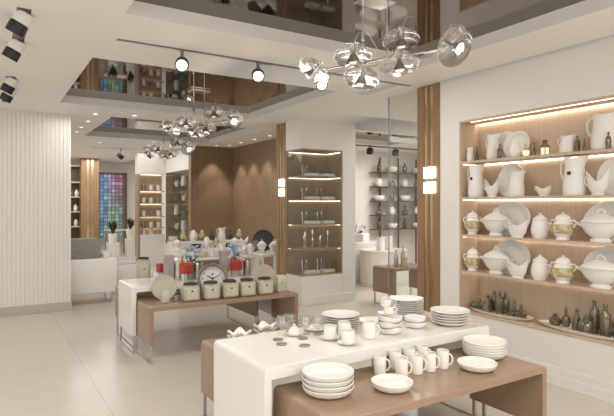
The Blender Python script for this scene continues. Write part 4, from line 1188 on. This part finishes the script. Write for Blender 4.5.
# lit wall shelves and the glass cabinet beyond the veneer
t = thing('lit_shelves', 'warm lit wall shelves far back beside the glass cabinet', 'shelf unit', (3.50, 14.13, 0))
b = BM(); box(b, 0, .66, .30, .34, .84, 2.46); obj('back_panel', b, 'wood_niche', t)
b = BM(); box(b, 0, .66, 0, .34, 0, .84, .004, 1); obj('base', b, 'lacquer', t)
b = BM(); box(b, -.05, .66, 0, .34, 2.46, CEIL-.002); obj('upper_panel', b, 'paint', t)
b = BM(); box(b, -.05, 0, 0, .34, 0, 2.46); obj('side_panel', b, 'cabinet_back', t)
LZ = [2.02, 1.68, 1.33, 1.02]
for z in LZ:
    b = BM(); box(b, 0, .66, .02, .30, z-.025, z); s = obj('shelf', b, 'wood_niche', t)
    b = BM(); box(b, .02, .64, .26, .285, z-.034, z-.025); obj('led_strip', b, 'led_soft', s)
b = BM(); box(b, .02, .64, .26, .285, 2.45, 2.46); obj('led_strip', b, 'led_soft', t)
for i, z in enumerate(LZ+[.84]):
    for j in range(3):
        single('glass_tumbler', [(0, 0), (.05, 0), (.06, .15), (.056, .15), (.046, .01), (0, .01)], ['crystal', 'porcelain', 'matte_china'][(i+j) % 3], (3.62+.2*j, 14.25, z+.0006), 'small vessel on far lit shelves, %s row down, %s from left' % (ORD[i], ORD[j]), 'vessel', 'vessels on the far lit shelves', 18)
t = thing('glass_cabinet', 'taupe glass cabinet with white figures left of the veneer wall', 'cabinet', (4.18, 12.22, 0))
b = BM(); box(b, 0, .60, 0, 1.9, 0, .60, .004, 1); obj('base', b, 'lacquer', t)
b = BM(); box(b, .40, .60, 0, 1.9, .60, 2.50); obj('back_panel', b, 'cabinet_back', t)
b = BM(); box(b, 0, .60, 0, 1.9, 2.50, CEIL-.002); obj('upper_panel', b, 'paint', t)
b = BM(); box(b, 0, .40, 1.88, 1.9, .60, 2.50); obj('side_panel', b, 'cabinet_back', t)
b = BM(); box(b, 0.004, .012, 0.01, 1.88, .60, 2.50); obj('pane', b, 'partition', t)
GZ = [2.12, 1.74, 1.36, .98]
for z in GZ:
    b = BM(); box(b, .02, .40, .01, 1.88, z-.02, z); obj('shelf', b, 'partition', t)
for i, z in enumerate(GZ+[.60]):
    for j in range(3):
        y = 12.55+.6*j
        l = '%s row down in the far glass cabinet, %s from right' % (ORD[i], ORD[j])
        if (i+j) % 3 == 0: single('teal_bowl', bowl_prof(.10, .12), 'teal', (4.37, y, z+.0006), 'teal bowl, '+l, 'bowl')
        elif (i+j) % 3 == 1: pitcher('figure_jug', 'white jug, '+l, (4.37, y, z+.0006), FACE, .25, .08)
        else: sauceboat('white_boat', 'white boat-shaped dish, '+l, (4.37, y, z+.0006), FACE, .24, .16)

# ------------------------------------------------------------------ side room seen past the column
def round_counter(label, loc, w, d, h):
    t = thing('rounded_counter', label, 'counter', loc)
    b = BM(); lathe(b, [(0, 0), (.97, 0), (.97, .06), (1, .065), (1, h-.04), (1.02, h-.035), (1.02, h), (0, h)], 40, fn=lambda co: (co.x*w, co.y*d, co.z)); obj('body', b, 'lacquer', t)
    return t
round_counter('white rounded counter in the side room, left one', (6.95, 9.35, 0), .55, .50, .83)
round_counter('white rounded counter in the side room, right one with glass edge', (7.0, 8.35, 0), .50, .45, .72)
table('low tan table end in the side room, by the glass partition', 5.55, 6.4, 6.35, 6.9, .62, 'wood_table')
t = thing('wall_rack', 'open dark shelving stacked with white dishes in the side room', 'shelf unit', (8.62, 10.5, 0))
RZ = [2.50, 2.12, 1.74, 1.37, 1.0]
for z in RZ:
    b = BM(); box(b, 0, 1.9, 0, .36, z-.025, z); obj('shelf', b, 'dark_shelf', t)
for x in (.35, 1.0, 1.65):
    b = BM(); box(b, x-.015, x+.015, .33, .36, 0, 2.9); obj('upright', b, 'dark_shelf', t)
for i, z in enumerate(RZ):
    for j in range(4):
        x = 8.80+.45*j
        l = '%s shelf down in the side room rack, %s from left' % (ORD[i], ORD[j])
        k = (i+2*j) % 4
        loc = (x, 10.68, z+.0006)
        if k == 0: bottle('tall', 'dark vase, '+l, loc, .28, .06, name='dark_vase')
        elif k == 1: lidded_jar('white jar, '+l, loc, 0, .24, .09)
        elif k == 2: single('white_bowl', bowl_prof(.15, .14), 'porcelain', loc, 'white bowl, '+l, 'bowl')
        else: bottle('round', 'grey-green round vase, '+l, loc, .26, .09, mat='pewter', name='round_vase')
for i, (x, y) in enumerate([(6.72, 9.3), (7.0, 9.25), (7.25, 9.35)]):
    t = thing('stacked_cups', 'white open box on the left rounded counter, %s' % ('left one', 'middle one', 'right one')[i], 'box', (x, y, .8306))
    b = BM(); box(b, -.11, .11, -.08, .08, 0, .16, .008, 1); obj('body', b, 'lilac' if i == 1 else 'porcelain', t)
for i, (x, y) in enumerate([(6.85, 8.25), (7.1, 8.3)]):
    pitcher('pitcher', 'white pitcher on the right rounded counter, %s' % ('left one', 'right one')[i], (x, y, .7206), 0, .26, .08)
bottle('tall', 'steel flask on the side room table, left one', (5.80, 6.6, .6206), .30, .04, mat='steel', name='steel_flask')
bottle('tall', 'steel flask on the side room table, right one', (5.97, 6.62, .6206), .36, .04, mat='steel', name='steel_flask')
t = thing('gold_box', 'small gold box on the side room table', 'box', (5.88, 6.47, .6206), .3)
b = BM(); box(b, -.04, .04, -.03, .03, 0, .14, .004, 1); obj('body', b, 'brass', t)
b = BM(); box(b, -.042, .042, -.032, .032, .14, .155, .003, 1); obj('lid', b, 'brass', t)
plant('potted plant behind the rounded counters in the side room', (7.55, 10.2, 0), 1.1, 6)
b = BM(); box(b, 5.6, 9.8, 9.78, 9.82, CEIL-.03, CEIL-.002)
rl = tag(obj('lighting_rail', b, 'track'), 'thin lighting rail on the side room ceiling', 'rail')
for i, x in enumerate([6.55, 7.1, 7.8, 8.6]):
    spot('black spotlight on the side room ceiling, %s from the left' % ORD[i], (x, 9.80, CEIL-.032), (.35, .55, -.75), r=.08, stem=.04, group='side room spotlights')
